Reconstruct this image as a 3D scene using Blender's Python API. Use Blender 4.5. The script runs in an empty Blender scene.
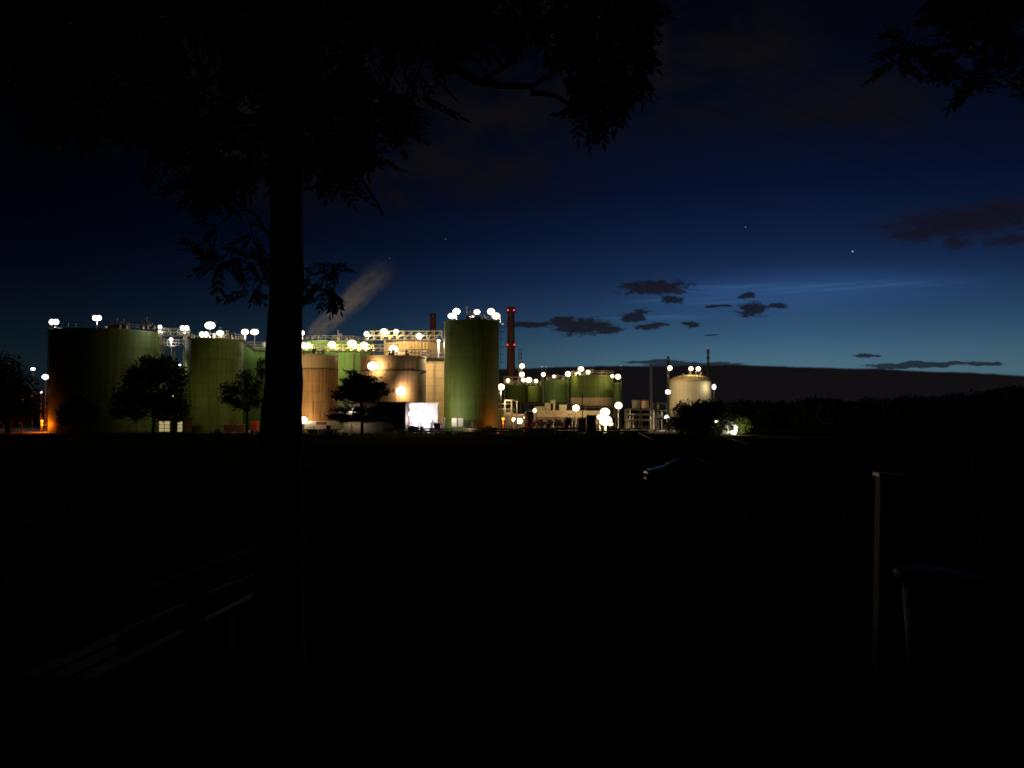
import bpy, math, random
from mathutils import Vector, Matrix, noise as mnoise
random.seed(7)
R = math.radians
scene = bpy.context.scene
COL = scene.collection

# ------------------------------------------------------------------ camera
F = 852.0
PITCH = math.atan(25 / F)
CAM = Vector((0, 0, 1.6))
FWD = Vector((0, math.cos(PITCH), math.sin(PITCH)))
UP = Vector((0, -math.sin(PITCH), math.cos(PITCH)))
RIGHT = Vector((1, 0, 0))
GZ = -3.0                                   # level of the plain the plant stands on

def P(px, py, Y):
    """point at depth Y seen at this position of the photograph"""
    d = FWD + RIGHT * ((px - 512) / F) + UP * ((384 - py) / F)
    return CAM + d * (Y / d.y)

def srgb(r, g, b):
    def c(x):
        x /= 255.0
        return x / 12.92 if x <= 0.04045 else ((x + 0.055) / 1.055) ** 2.4
    return (c(r), c(g), c(b))

cam_d = bpy.data.cameras.new('camera')
cam_d.sensor_width = 36
cam_d.lens = 36 * F / 1024
cam_d.clip_start = 0.05
cam_d.clip_end = 9000
cam = bpy.data.objects.new('camera', cam_d)
cam.location = CAM
cam.rotation_euler = (R(90) + PITCH, 0, 0)
COL.objects.link(cam)
scene.camera = cam

# ------------------------------------------------------------------ materials
class NT:
    def __init__(s, tree):
        s.t = tree
    def n(s, typ, **kw):
        nd = s.t.nodes.new(typ)
        for k, v in kw.items():
            setattr(nd, k, v)
        return nd
    def put(s, sock, v):
        if v is None:
            return
        if isinstance(v, bpy.types.NodeSocket):
            s.t.links.new(v, sock)
        else:
            sock.default_value = v
    def math(s, op, a, b=None, c=None, clamp=False):
        nd = s.n('ShaderNodeMath', operation=op, use_clamp=clamp)
        for i, v in enumerate((a, b, c)):
            s.put(nd.inputs[i], v)
        return nd.outputs[0]
    def vmath(s, op, a, b=None, out=0):
        nd = s.n('ShaderNodeVectorMath', operation=op)
        s.put(nd.inputs[0], a); s.put(nd.inputs[1], b)
        return nd.outputs[out]
    def comb(s, x, y, z):
        nd = s.n('ShaderNodeCombineXYZ')
        for i, v in enumerate((x, y, z)):
            s.put(nd.inputs[i], v)
        return nd.outputs[0]
    def sep(s, v):
        nd = s.n('ShaderNodeSeparateXYZ'); s.put(nd.inputs[0], v)
        return nd.outputs
    def noise(s, vec, scale=5, detail=4, rough=0.55):
        nd = s.n('ShaderNodeTexNoise')
        s.put(nd.inputs['Vector'], vec); s.put(nd.inputs['Scale'], scale)
        s.put(nd.inputs['Detail'], detail); s.put(nd.inputs['Roughness'], rough)
        return nd.outputs[0]
    def mix(s, fac, a, b, mode='MIX'):
        nd = s.n('ShaderNodeMix', data_type='RGBA', blend_type=mode)
        s.put(nd.inputs[0], fac)
        for i, v in ((6, a), (7, b)):
            if isinstance(v, tuple) and len(v) == 3:
                v = (*v, 1)
            s.put(nd.inputs[i], v)
        return nd.outputs[2]
    def smooth(s, v, lo, hi):
        nd = s.n('ShaderNodeMapRange', interpolation_type='SMOOTHSTEP')
        s.put(nd.inputs[0], v); s.put(nd.inputs[1], lo); s.put(nd.inputs[2], hi)
        return nd.outputs[0]
    def ramp(s, fac, stops):
        nd = s.n('ShaderNodeValToRGB')
        s.put(nd.inputs[0], fac)
        cr = nd.color_ramp
        while len(cr.elements) < len(stops):
            cr.elements.new(0.5)
        for e, (p, c) in zip(cr.elements, stops):
            e.position = p
            e.color = (*c, 1) if len(c) == 3 else c
        return nd.outputs[0]

def base_mat(name):
    m = bpy.data.materials.new(name)
    m.use_nodes = True
    nt = NT(m.node_tree)
    b = m.node_tree.nodes['Principled BSDF']
    return m, nt, b

def mat(name, a, b=None, scale=3.0, rough=0.6, metal=0.0, bump=0.0, detail=5):
    m, nt, bs = base_mat(name)
    b = b or tuple(x * 0.65 for x in a)
    tc = nt.n('ShaderNodeTexCoord').outputs['Object']
    nz = nt.noise(tc, scale, detail)
    c = nt.mix(nt.smooth(nz, 0.35, 0.65), b, a)
    nt.put(bs.inputs['Base Color'], c)
    bs.inputs['Roughness'].default_value = rough
    bs.inputs['Metallic'].default_value = metal
    if bump:
        bp = nt.n('ShaderNodeBump'); bp.inputs['Strength'].default_value = bump
        nt.put(bp.inputs['Height'], nz)
        nt.put(bs.inputs['Normal'], bp.outputs[0])
    return m

def tank_mat(name, a, stain, rad, stain_amt=0.5, plate=(6.0, 2.4), rough=0.45, seam=0.78):
    """painted sheet steel: courses of plates, weld seams, runs of dirt"""
    m, nt, bs = base_mat(name)
    tc = nt.n('ShaderNodeTexCoord').outputs['Object']
    x, y, z = nt.sep(tc)
    ang = nt.math('ARCTAN2', y, x)
    u = nt.math('MULTIPLY', ang, rad)
    br = nt.n('ShaderNodeTexBrick')
    nt.put(br.inputs['Vector'], nt.comb(u, z, 0.0))
    br.inputs['Scale'].default_value = 1.0
    br.inputs['Mortar Size'].default_value = 0.13
    br.inputs['Mortar Smooth'].default_value = 0.4
    br.inputs['Brick Width'].default_value = plate[0]
    br.inputs['Row Height'].default_value = plate[1]
    br.inputs['Color1'].default_value = (1, 1, 1, 1)
    br.inputs['Color2'].default_value = (0.9, 0.9, 0.9, 1)
    br.inputs['Mortar'].default_value = (seam, seam, seam, 1)
    runs = nt.noise(nt.comb(nt.math('MULTIPLY', u, 1.6), nt.math('MULTIPLY', z, 0.07), 0.0), 1.0, 6, 0.65)
    patch = nt.noise(tc, 0.25, 4)
    k = nt.math('MULTIPLY', nt.smooth(runs, 0.46, 0.64), nt.smooth(patch, 0.25, 0.6))
    k = nt.math('MULTIPLY', k, stain_amt, clamp=True)
    c = nt.mix(k, a, stain)
    c = nt.mix(1.0, c, br.outputs['Color'], 'MULTIPLY')
    nt.put(bs.inputs['Base Color'], c)
    bs.inputs['Roughness'].default_value = min(0.9, rough + 0.2)
    bs.inputs['Specular IOR Level'].default_value = 0.25
    return m

def emit(name, col, strength):
    m = bpy.data.materials.new(name)
    m.use_nodes = True
    t = m.node_tree
    t.nodes.clear()
    e = t.nodes.new('ShaderNodeEmission')
    e.inputs[0].default_value = (*col, 1)
    e.inputs[1].default_value = strength
    o = t.nodes.new('ShaderNodeOutputMaterial')
    t.links.new(e.outputs[0], o.inputs[0])
    return m

def leaf_mat(name, a, b, trans=0.25):
    m, nt, bs = base_mat(name)
    tc = nt.n('ShaderNodeTexCoord').outputs['Object']
    nz = nt.noise(tc, 1.3, 3)
    nz2 = nt.noise(tc, 11.0, 2)
    c = nt.mix(nt.smooth(nt.math('ADD', nt.math('MULTIPLY', nz, 0.6), nt.math('MULTIPLY', nz2, 0.4)), 0.38, 0.62), b, a)
    nt.put(bs.inputs['Base Color'], c)
    bs.inputs['Roughness'].default_value = 0.55
    bs.inputs['Specular IOR Level'].default_value = 0.25
    tr = nt.n('ShaderNodeBsdfTranslucent')
    nt.put(tr.inputs[0], c)
    ms = nt.n('ShaderNodeMixShader'); ms.inputs[0].default_value = trans
    out = m.node_tree.nodes['Material Output']
    m.node_tree.links.new(bs.outputs[0], ms.inputs[1])
    m.node_tree.links.new(tr.outputs[0], ms.inputs[2])
    m.node_tree.links.new(ms.outputs[0], out.inputs[0])
    return m

M = {}
M['green'] = tank_mat('green_tank_paint', (0.092, 0.145, 0.028), (0.045, 0.065, 0.018), 8, 0.8)
M['green_light'] = tank_mat('light_green_tank_paint', (0.09, 0.185, 0.042), (0.05, 0.095, 0.028), 8, 0.7)
M['beige'] = tank_mat('rusty_beige_tank_paint', (0.38, 0.235, 0.11), (0.13, 0.055, 0.022), 8, 0.95, (3.2, 2.0), 0.6, 0.82)
M['brown'] = tank_mat('brown_tank_paint', (0.30, 0.205, 0.125), (0.13, 0.075, 0.045), 8, 0.9, (3.6, 2.0), 0.6, 0.8)
M['pale_band'] = tank_mat('pale_band_paint', (0.46, 0.36, 0.23), (0.25, 0.16, 0.09), 8, 0.6, (3.2, 2.5), 0.6, 0.85)
M['cream'] = tank_mat('cream_tank_paint', (0.58, 0.50, 0.30), (0.40, 0.32, 0.18), 6, 0.5, (3.5, 2.2), 0.5, 0.9)
M['ribbed'] = tank_mat('ribbed_cladding', (0.44, 0.32, 0.14), (0.27, 0.19, 0.09), 9, 0.7, (1.1, 9.0), 0.5, 0.65)
M['block'] = tank_mat('concrete_blockwork', (0.42, 0.33, 0.18), (0.27, 0.2, 0.11), 9, 0.5, (2.2, 1.8), 0.8, 0.8)
M['roof_green'] = mat('green_roof_plate', (0.13, 0.19, 0.06), rough=0.5, scale=0.8)
M['roof_beige'] = mat('beige_roof_plate', (0.38, 0.3, 0.2), rough=0.6, scale=0.8)
M['steel'] = mat('galvanised_steel', (0.22, 0.21, 0.19), rough=0.45, metal=0.6, scale=2)
M['yellow_steel'] = mat('pale_painted_steel', (0.30, 0.28, 0.17), rough=0.5, scale=2)
M['dark_steel'] = mat('dark_painted_steel', (0.02, 0.019, 0.017), rough=0.55, scale=2)
M['brick_red'] = tank_mat('red_chimney_brick', (0.22, 0.085, 0.055), (0.07, 0.022, 0.016), 1.4, 0.7, (0.5, 0.3), 0.85, 0.7)
M['dark_red'] = tank_mat('dark_red_chimney_paint', (0.20, 0.04, 0.03), (0.09, 0.02, 0.015), 1.2, 0.6, (3, 2.0), 0.7, 0.8)
M['shed'] = tank_mat('brown_shed_cladding', (0.11, 0.085, 0.07), (0.04, 0.03, 0.027), 9, 0.6, (0.6, 30), 0.6, 0.6)
M['white'] = mat('white_wall_render', (0.78, 0.77, 0.74), (0.66, 0.65, 0.62), 0.7, 0.6)
M['tan'] = mat('tan_wall_render', (0.08, 0.052, 0.028), (0.055, 0.036, 0.02), 0.6, 0.8)
M['pale_roof'] = mat('pale_flat_roof', (0.24, 0.2, 0.13), rough=0.7, scale=0.8)
M['red'] = mat('red_painted_steel', (0.45, 0.035, 0.025), rough=0.5)
M['sign_red'] = mat('faded_red_sign', (0.34, 0.09, 0.07), rough=0.6)
M['glass'] = mat('dark_glass', (0.012, 0.013, 0.015), rough=0.12)
M['black_paint'] = mat('dark_car_paint', (0.010, 0.010, 0.010), rough=0.25)
M['black_paint'].node_tree.nodes['Principled BSDF'].inputs['Specular IOR Level'].default_value = 0.4
M['rubber'] = mat('tyre_rubber', (0.02, 0.02, 0.02), rough=0.85)
M['alloy'] = mat('wheel_alloy', (0.4, 0.4, 0.41), rough=0.3, metal=0.9)
M['lamp_clear'] = mat('clear_lamp_glass', (0.5, 0.5, 0.5), rough=0.08)
M['lamp_red'] = mat('red_lamp_glass', (0.3, 0.01, 0.01), rough=0.1)
M['wood'] = mat('weathered_bench_wood', (0.11, 0.08, 0.055), (0.05, 0.037, 0.026), 9, 0.7, bump=0.3)
M['post_wood'] = mat('grey_post_wood', (0.10, 0.08, 0.06), (0.045, 0.037, 0.028), 14, 0.75, bump=0.5)
M['bin_paint'] = mat('black_bin_coating', (0.012, 0.012, 0.011), rough=0.7)
M['concrete'] = mat('dark_concrete', (0.12, 0.115, 0.1), rough=0.9, scale=12, bump=0.3)
M['bark'] = mat('tree_bark', (0.06, 0.048, 0.036), (0.02, 0.016, 0.012), 18, 0.9, bump=0.9)
M['leaf'] = leaf_mat('ash_leaves', (0.055, 0.075, 0.022), (0.03, 0.042, 0.014))
M['far_leaf'] = leaf_mat('tree_leaves', (0.05, 0.07, 0.022), (0.024, 0.035, 0.012), 0.2)
M['pine_leaf'] = leaf_mat('pine_needles', (0.028, 0.04, 0.018), (0.014, 0.02, 0.01), 0.1)
M['bush_leaf'] = leaf_mat('bush_leaves', (0.12, 0.17, 0.035), (0.08, 0.11, 0.025), 0.3)
M['wood_leaf'] = leaf_mat('woodland_leaves', (0.026, 0.034, 0.014), (0.015, 0.02, 0.008), 0.1)
M['grass'] = leaf_mat('grass_blades', (0.060, 0.066, 0.022), (0.030, 0.033, 0.012), 0.35)
M['grass'].node_tree.nodes['Principled BSDF'].inputs['Specular IOR Level'].default_value = 0.03
M['asphalt'] = mat('asphalt', (0.055, 0.053, 0.05), rough=0.9, scale=6)
M['yard'] = mat('yard_concrete', (0.22, 0.20, 0.17), (0.14, 0.13, 0.11), 0.4, 0.85)
M['white_metal'] = mat('white_coated_metal', (0.75, 0.74, 0.70), (0.6, 0.58, 0.54), 3, 0.4)

def ground_material():
    m, nt, bs = base_mat('meadow_ground')
    tc = nt.n('ShaderNodeTexCoord').outputs['Object']
    a = nt.noise(tc, 0.08, 6); b = nt.noise(tc, 1.7, 6, 0.7); c = nt.noise(tc, 24.0, 4)
    k = nt.math('ADD', nt.math('MULTIPLY', a, 0.5), nt.math('MULTIPLY', b, 0.5))
    col = nt.mix(nt.smooth(k, 0.35, 0.65), (0.018, 0.019, 0.008), (0.048, 0.045, 0.019))
    col = nt.mix(nt.smooth(c, 0.3, 0.7), col, (0.028, 0.024, 0.012))
    df = nt.n('ShaderNodeBsdfDiffuse')
    nt.put(df.inputs[0], col)
    bp = nt.n('ShaderNodeBump'); bp.inputs['Strength'].default_value = 0.25
    nt.put(bp.inputs['Height'], nt.math('ADD', b, c))
    nt.put(df.inputs['Normal'], bp.outputs[0])
    m.node_tree.links.new(df.outputs[0], m.node_tree.nodes['Material Output'].inputs[0])
    return m
M['ground'] = ground_material()

# ------------------------------------------------------------------ mesh collecting
class MB:
    def __init__(s):
        s.v = []; s.f = []
    def quad(s, a, b, c, d):
        i = len(s.v); s.v += [Vector(a), Vector(b), Vector(c), Vector(d)]; s.f.append((i, i+1, i+2, i+3))
    def box(s, lo, hi, rz=0.0, pivot=None):
        lo = Vector(lo); hi = Vector(hi)
        i = len(s.v)
        pts = [Vector((x, y, z)) for z in (lo.z, hi.z) for x, y in ((lo.x, lo.y), (hi.x, lo.y), (hi.x, hi.y), (lo.x, hi.y))]
        if rz:
            pv = Vector(pivot) if pivot else (lo + hi) / 2
            m = Matrix.Rotation(rz, 3, 'Z')
            pts = [m @ (p - pv) + pv for p in pts]
        s.v += pts
        s.f += [(i+3, i+2, i+1, i), (i+4, i+5, i+6, i+7), (i, i+1, i+5, i+4), (i+1, i+2, i+6, i+5), (i+2, i+3, i+7, i+6), (i+3, i, i+4, i+7)]
    def bar(s, p0, p1, w, h=None, up=(0, 0, 1)):
        """rectangular bar from p0 to p1"""
        h = h or w
        p0 = Vector(p0); p1 = Vector(p1); d = (p1 - p0).normalized()
        u = Vector(up)
        if abs(d.dot(u)) > 0.95: u = Vector((1, 0, 0))
        sx = d.cross(u).normalized() * (w / 2); sy = sx.cross(d).normalized() * (h / 2)
        i = len(s.v)
        for p in (p0, p1):
            s.v += [p - sx - sy, p + sx - sy, p + sx + sy, p - sx + sy]
        s.f += [(i, i+1, i+2, i+3), (i+7, i+6, i+5, i+4)]
        for k in range(4):
            s.f.append((i+k, i+4+k, i+4+(k+1) % 4, i+(k+1) % 4))
    def tube(s, pts, rads, n=8, caps=True):
        pts = [Vector(p) for p in pts]
        if not isinstance(rads, (list, tuple)): rads = [rads] * len(pts)
        i0 = len(s.v); prev = None
        for k, p in enumerate(pts):
            if k == 0: d = pts[1] - p
            elif k == len(pts) - 1: d = p - pts[k-1]
            else: d = pts[k+1] - pts[k-1]
            d.normalize()
            if prev is None:
                u = Vector((1, 0, 0)) if abs(d.x) < 0.9 else Vector((0, 1, 0))
            else:
                u = prev
            a = (u - d * u.dot(d)).normalized(); b = d.cross(a); prev = a
            for j in range(n):
                t = 2 * math.pi * j / n
                s.v.append(p + (a * math.cos(t) + b * math.sin(t)) * rads[k])
        for k in range(len(pts) - 1):
            for j in range(n):
                s.f.append((i0+k*n+j, i0+k*n+(j+1) % n, i0+(k+1)*n+(j+1) % n, i0+(k+1)*n+j))
        if caps:
            s.f.append(tuple(i0 + j for j in reversed(range(n))))
            s.f.append(tuple(i0 + (len(pts)-1)*n + j for j in range(n)))
    def lathe(s, c, prof, n=64, flute=0, amp=0.0, a0=0.0, a1=2*math.pi):
        """profile [(r, z)] turned round the vertical axis at c"""
        c = Vector(c); i0 = len(s.v); full = abs(a1 - a0 - 2*math.pi) < 1e-6
        cnt = n if full else n + 1
        for (r, z) in prof:
            for j in range(cnt):
                t = a0 + (a1 - a0) * j / n
                rr = r + (amp * (1 if (j // 2) % 2 else -1) if flute else 0)
                s.v.append(c + Vector((rr * math.cos(t), rr * math.sin(t), z)))
        for k in range(len(prof) - 1):
            for j in range(n):
                j2 = (j + 1) % cnt
                s.f.append((i0+k*cnt+j, i0+k*cnt+j2, i0+(k+1)*cnt+j2, i0+(k+1)*cnt+j))
    def ball(s, c, rx, ry, rz, nu=12, nv=8):
        c = Vector(c); i0 = len(s.v)
        s.v.append(c + Vector((0, 0, -rz)))
        for k in range(1, nv):
            t = -math.pi/2 + math.pi * k / nv
            for j in range(nu):
                a = 2 * math.pi * j / nu
                s.v.append(c + Vector((rx * math.cos(t) * math.cos(a), ry * math.cos(t) * math.sin(a), rz * math.sin(t))))
        s.v.append(c + Vector((0, 0, rz)))
        top = len(s.v) - 1
        for j in range(nu):
            s.f.append((i0, i0+1+(j+1) % nu, i0+1+j))
            s.f.append((top, i0+1+(nv-2)*nu+j, i0+1+(nv-2)*nu+(j+1) % nu))
        for k in range(nv - 2):
            for j in range(nu):
                s.f.append((i0+1+k*nu+j, i0+1+k*nu+(j+1) % nu, i0+1+(k+1)*nu+(j+1) % nu, i0+1+(k+1)*nu+j))
    def build(s, name, m, parent=None, origin=None, smooth=False):
        """one mesh object; all points are given in world coordinates"""
        if parent is not None:
            o0 = root_of(parent).location.copy()
        else:
            o0 = Vector(origin) if origin is not None else Vector((0, 0, 0))
        me = bpy.data.meshes.new(name)
        me.from_pydata([tuple(p - o0) for p in s.v], [], s.f)
        me.materials.append(m)
        if smooth:
            me.polygons.foreach_set('use_smooth', [True] * len(me.polygons))
        me.update()
        o = bpy.data.objects.new(name, me)
        COL.objects.link(o)
        if parent is not None:
            o.parent = parent
        else:
            o.location = o0
        return o

def root_of(o):
    while o.parent is not None: o = o.parent
    return o

def tag(o, label=None, cat=None, group=None, kind=None):
    if label: o['label'] = label
    if cat: o['category'] = cat
    if group: o['group'] = group
    if kind: o['kind'] = kind
    return o

def thing(name, loc, label, cat, group=None):
    o = bpy.data.objects.new(name, None)
    o.empty_display_size = 0.2
    o.location = loc
    COL.objects.link(o)
    return tag(o, label, cat, group)

# ------------------------------------------------------------------ ground
def ground_z(x, y):
    t = min(1.0, max(0.0, (y - 9.0) / 26.0))
    t = t * t * (3 - 2 * t)
    z = GZ * t
    z += 0.05 * mnoise.noise(Vector((x * 0.15, y * 0.15, 0))) * (1 if y < 140 else 0)
    return z

def build_ground():
    ys = [-40, -25, -15, -8] + [i * 1.0 for i in range(-4, 40)] + [42 + 4 * i for i in range(26)] + [150, 170, 200, 240, 300, 400, 600, 1000, 1800, 3200, 5000]
    xs = [-5000, -2500, -1200, -600, -300, -200, -140] + [i * 5 for i in range(-22, -3)] + [i * 1.0 for i in range(-15, 16)] + [i * 5 for i in range(4, 23)] + [140, 200, 300, 600, 1200, 2500, 5000]
    mb = MB()
    n = len(xs)
    for y in ys:
        for x in xs:
            mb.v.append(Vector((x, y, ground_z(x, y))))
    for j in range(len(ys) - 1):
        for i in range(n - 1):
            mb.f.append((j*n+i, j*n+i+1, (j+1)*n+i+1, (j+1)*n+i))
    tag(mb.build('ground', M['ground'], smooth=True), kind='structure')
build_ground()

def sheet(name, pts, m, z):
    mb = MB()
    mb.v = [Vector((p[0], p[1], z)) for p in pts]; mb.f = [tuple(range(len(pts)))]
    return tag(mb.build(name, m), kind='structure')
sheet('yard', [(-130, 158.5), (32, 158.5), (70, 240), (-160, 240)], M['yard'], GZ + 0.008)
sheet('road', [(-200, 154.2), (-20, 154.2), (-20, 157.8), (-200, 157.8)], M['asphalt'], GZ + 0.006)
k = MB(); k.box((-200, 157.8, GZ), (-20, 158.0, GZ + 0.13)); tag(k.build('kerb', M['yard']), kind='structure')
sheet('path', [(40, 137), (200, 150), (200, 153), (40, 139.5)], M['yard'], GZ + 0.006)

# ------------------------------------------------------------------ tanks
def cyl_place(xl, xr, Yc):
    tl = math.atan((xl - 512) / F); tr = math.atan((xr - 512) / F)
    th = (tl + tr) / 2; D = Yc / math.cos(th); r = D * math.sin((tr - tl) / 2)
    return D * math.sin(th), D * math.cos(th), r

def z_at(py, Y):
    return P(512, py, Y).z

def ring_rail(mb, c, r, z, h=1.1, a0=0.0, a1=2*math.pi, step=1.6, w=0.055):
    n = max(6, int(abs(a1 - a0) * r / step))
    full = abs(a1 - a0 - 2*math.pi) < 1e-6
    pts = []
    for i in range(n + (0 if full else 1)):
        t = a0 + (a1 - a0) * i / n
        p = Vector((c[0] + r*math.cos(t), c[1] + r*math.sin(t), z)); pts.append(p)
        mb.bar(p, p + Vector((0, 0, h)), w)
    for i in range(len(pts) - (0 if full else 1)):
        a, b = pts[i], pts[(i+1) % len(pts)]
        for hh in (h, h * 0.55):
            mb.bar(a + Vector((0, 0, hh)), b + Vector((0, 0, hh)), w)

def tank(label, xl, xr, ytop, D, m, roofm, name='storage_tank', base_py=None, cone=0.04, band=None, rail=True,
         ladder=None, flute=False, dome=0.0, group=None, cat='tank', railm=None, rings=()):
    X, Y, r = cyl_place(xl, xr, D)
    yf = Y - r
    ztop = z_at(ytop, yf)
    zb = GZ if base_py is None else z_at(base_py, yf)
    root = thing(name, (X, Y, zb), label, cat, group)
    c = Vector((X, Y, 0))
    mb = MB()
    if flute:
        mb.lathe(c, [(r, zb), (r, ztop)], n=240, flute=1, amp=0.05)
    else:
        zz = [zb + (ztop - zb) * i / 6 for i in range(7)]
        mb.lathe(c, [(r, z) for z in zz], n=96)
    mb.build('wall', m, root, smooth=not flute)
    rf = MB()
    if dome:
        rf.lathe(c, [(r + 0.06, ztop - 0.1), (r + 0.06, ztop)] + [(r * math.cos(a), ztop + 0.01 + dome * math.sin(a)) for a in [math.pi/2*k/10 for k in range(0, 10)]] + [(0.01, ztop + dome)], n=96)
    else:
      rf.lathe(c, [(r + 0.12, ztop - 0.18), (r + 0.12, ztop + 0.02), (r * 0.6, ztop + 0.02 + cone * r * 0.5), (0.01, ztop + 0.02 + cone * r)], n=96)
    rf.build('roof', roofm, root, smooth=bool(dome))
    if r > 3:
        for (dx, dy, hh, rr) in ((0.0, 0.0, 0.9, 0.35), (0.45 * r, -0.3 * r, 0.7, 0.25)):
            z0 = ztop + cone * (r - math.hypot(dx, dy)) if not dome else ztop + dome * (1 - (math.hypot(dx, dy) / r) ** 2)
            vt = MB()
            vt.lathe(c + Vector((dx, dy, 0)), [(rr, z0 - 0.05), (rr, z0 + hh), (rr * 1.6, z0 + hh), (rr * 1.6, z0 + hh + 0.2), (0.01, z0 + hh + 0.35)], n=14)
            vt.build('vent', M['steel'], root)
    for (zr, ww) in rings:
        rg = MB(); z0 = z_at(zr, yf)
        rg.lathe(c, [(r + 0.003, z0), (r + ww, z0), (r + ww, z0 + 0.22), (r + 0.003, z0 + 0.22)], n=96)
        rg.build('stiffening_ring', M['dark_steel'], root)
    if band:
        z0 = z_at(band, yf)
        bd = MB(); bd.lathe(c, [(r + 0.02, z0), (r + 0.02, ztop - 0.2)], n=96)
        bd.build('upper_band', M['pale_band'], root, smooth=True)
    if rail:
        rl = MB(); ring_rail(rl, c, r - 0.05, ztop + 0.02)
        rl.build('handrail', railm or M['yellow_steel'], root)
    if ladder is not None:
        ld = MB(); t = ladder
        n_ = Vector((math.cos(t), math.sin(t), 0)); s_ = Vector((-n_.y, n_.x, 0))
        b = c + n_ * (r + 0.25)
        for sg in (-1, 1):
            ld.bar(b + s_*0.3*sg + Vector((0, 0, zb)), b + s_*0.3*sg + Vector((0, 0, ztop + 1)), 0.06)
        z = zb + 0.4
        while z < ztop:
            ld.bar(b - s_*0.3 + Vector((0, 0, z)), b + s_*0.3 + Vector((0, 0, z)), 0.04)
            if int(z * 2) % 3 == 0:
                ld.bar(b + s_*0.3 + Vector((0, 0, z)), b + s_*0.3 + n_*0.7 + Vector((0, 0, z)), 0.05)
                ld.bar(b - s_*0.3 + Vector((0, 0, z)), b - s_*0.3 + n_*0.7 + Vector((0, 0, z)), 0.05)
                ld.bar(b - s_*0.3 + n_*0.7 + Vector((0, 0, z)), b + s_*0.3 + n_*0.7 + Vector((0, 0, z)), 0.05)
            z += 0.5
        ld.build('ladder', M['steel'], root)
    return dict(root=root, X=X, Y=Y, r=r, ztop=ztop, zb=zb, yf=yf, c=c)

def stair(t, a0, a1, z0, z1, root=None):
    """stair winding up the wall of a tank"""
    mb = MB(); n = int((z1 - z0) / 0.28)
    r = t['r']
    prev = None
    for i in range(n + 1):
        k = i / n; a = a0 + (a1 - a0) * k; z = z0 + (z1 - z0) * k
        d = Vector((math.cos(a), math.sin(a), 0)); p = t['c'] + d * (r + 0.06) + Vector((0, 0, z)); q = t['c'] + d * (r + 0.95) + Vector((0, 0, z))
        mb.bar(p, q, 0.26, 0.05)
        if prev is not None:
            mb.bar(prev, q, 0.06, 0.2)
            mb.bar(prev + Vector((0, 0, 1.0)), q + Vector((0, 0, 1.0)), 0.06)
        if i % 4 == 0:
            mb.bar(q, q + Vector((0, 0, 1.0)), 0.05)
        prev = q
    mb.build('stair', M['steel'], t['root'])

T1 = tank('widest dark green storage tank at the left end of the plant', 48, 162, 328, 176, M['green'], M['roof_green'], cone=0.02, ladder=R(200))
T2 = tank('dark green tank with a floodlight cluster on its rim, left of the tree trunk', 184, 243, 338, 173, M['green'], M['roof_green'], ladder=R(-30))
T2b = tank('light green tank half hidden between the dark green tank and the tree trunk', 236, 292, 347, 194, M['green_light'], M['roof_green'])
T3 = tank('rust streaked beige tank just right of the tree trunk', 290, 338, 354, 170, M['beige'], M['roof_beige'], band=369, rings=((369, 0.1),), railm=M['dark_steel'])
T4 = tank('bright green domed tank behind the rusty beige and brown tanks', 296, 373, 340.5, 205, M['green_light'], M['roof_green'], cone=0.09)
T5 = tank('wide brown tank with two glaring lamps on its wall and a stair', 360, 426, 355, 170, M['brown'], M['roof_beige'], rings=((370.5, 0.1),), railm=M['dark_steel'])
T6 = tank('pale ribbed beige tank behind the brown tank and its walkway', 384, 447, 341.5, 202, M['ribbed'], M['roof_beige'], flute=True)
T7 = tank('tallest dark green tank crowned by five floodlights', 444, 499, 319.5, 168, M['green'], M['roof_green'], ladder=R(3), cone=0.02, rail=False)
stair(T5, R(-140), R(-86), GZ + 4.0, T5['ztop'] - 2.5)

T8 = tank('dark green tank at the foot of the tall brick chimney', 505, 528, 385, 232, M['green'], M['roof_green'], base_py=403, cone=0.06)
T8b = tank('small dark green tank with white marks left of the light green tank', 526, 543, 386, 240, M['green'], M['roof_green'], base_py=402, cone=0.06)
T9 = tank('light green tank with pale sloped roof edge in the right-hand row', 541, 573, 380, 222, M['green_light'], M['roof_green'], base_py=402.5, cone=0.1)
T10 = tank('largest green tank of the right-hand row with a tan lower band', 571, 614, 375, 212, M['green'], M['roof_green'], base_py=407, cone=0.1)
T11 = tank('narrow green vessel right of the green tank with tan band', 613, 621, 383, 205, M['green'], M['roof_green'], name='process_vessel', base_py=402, cat='vessel', rail=False)
T13 = tank('cream domed tank with two thin stacks at the right end', 669, 712, 381, 196, M['cream'], M['cream'], dome=1.6, rail=False)
# tan skirt of the large right-hand tank
mb = MB(); z0 = z_at(407, T10['yf']); z1 = z_at(397.5, T10['yf'])
mb.lathe(T10['c'], [(T10['r'] + 0.05, z0), (T10['r'] + 0.05, z1)], n=96); mb.build('tan_band', M['pale_band'], T10['root'], smooth=True)
# legs of the elevated tanks
for t, n in ((T8, 6), (T8b, 6), (T9, 6), (T10, 8), (T11, 4)):
    for i in range(n):
        a = 2*math.pi*(i + 0.5)/n
        p = Vector((t['X'] + t['r']*0.88*math.cos(a), t['Y'] + t['r']*0.88*math.sin(a), 0))
        mb = MB(); mb.tube([p + Vector((0, 0, GZ)), p + Vector((0, 0, t['zb']))], 0.28, 8); mb.build('leg', M['dark_steel'], t['root'])
    mb = MB(); mb.lathe(t['c'], [(0.01, t['zb'] - 0.01), (t['r'], t['zb'] - 0.01)], n=48); mb.build('underside', M['dark_steel'], t['root'])

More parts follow.
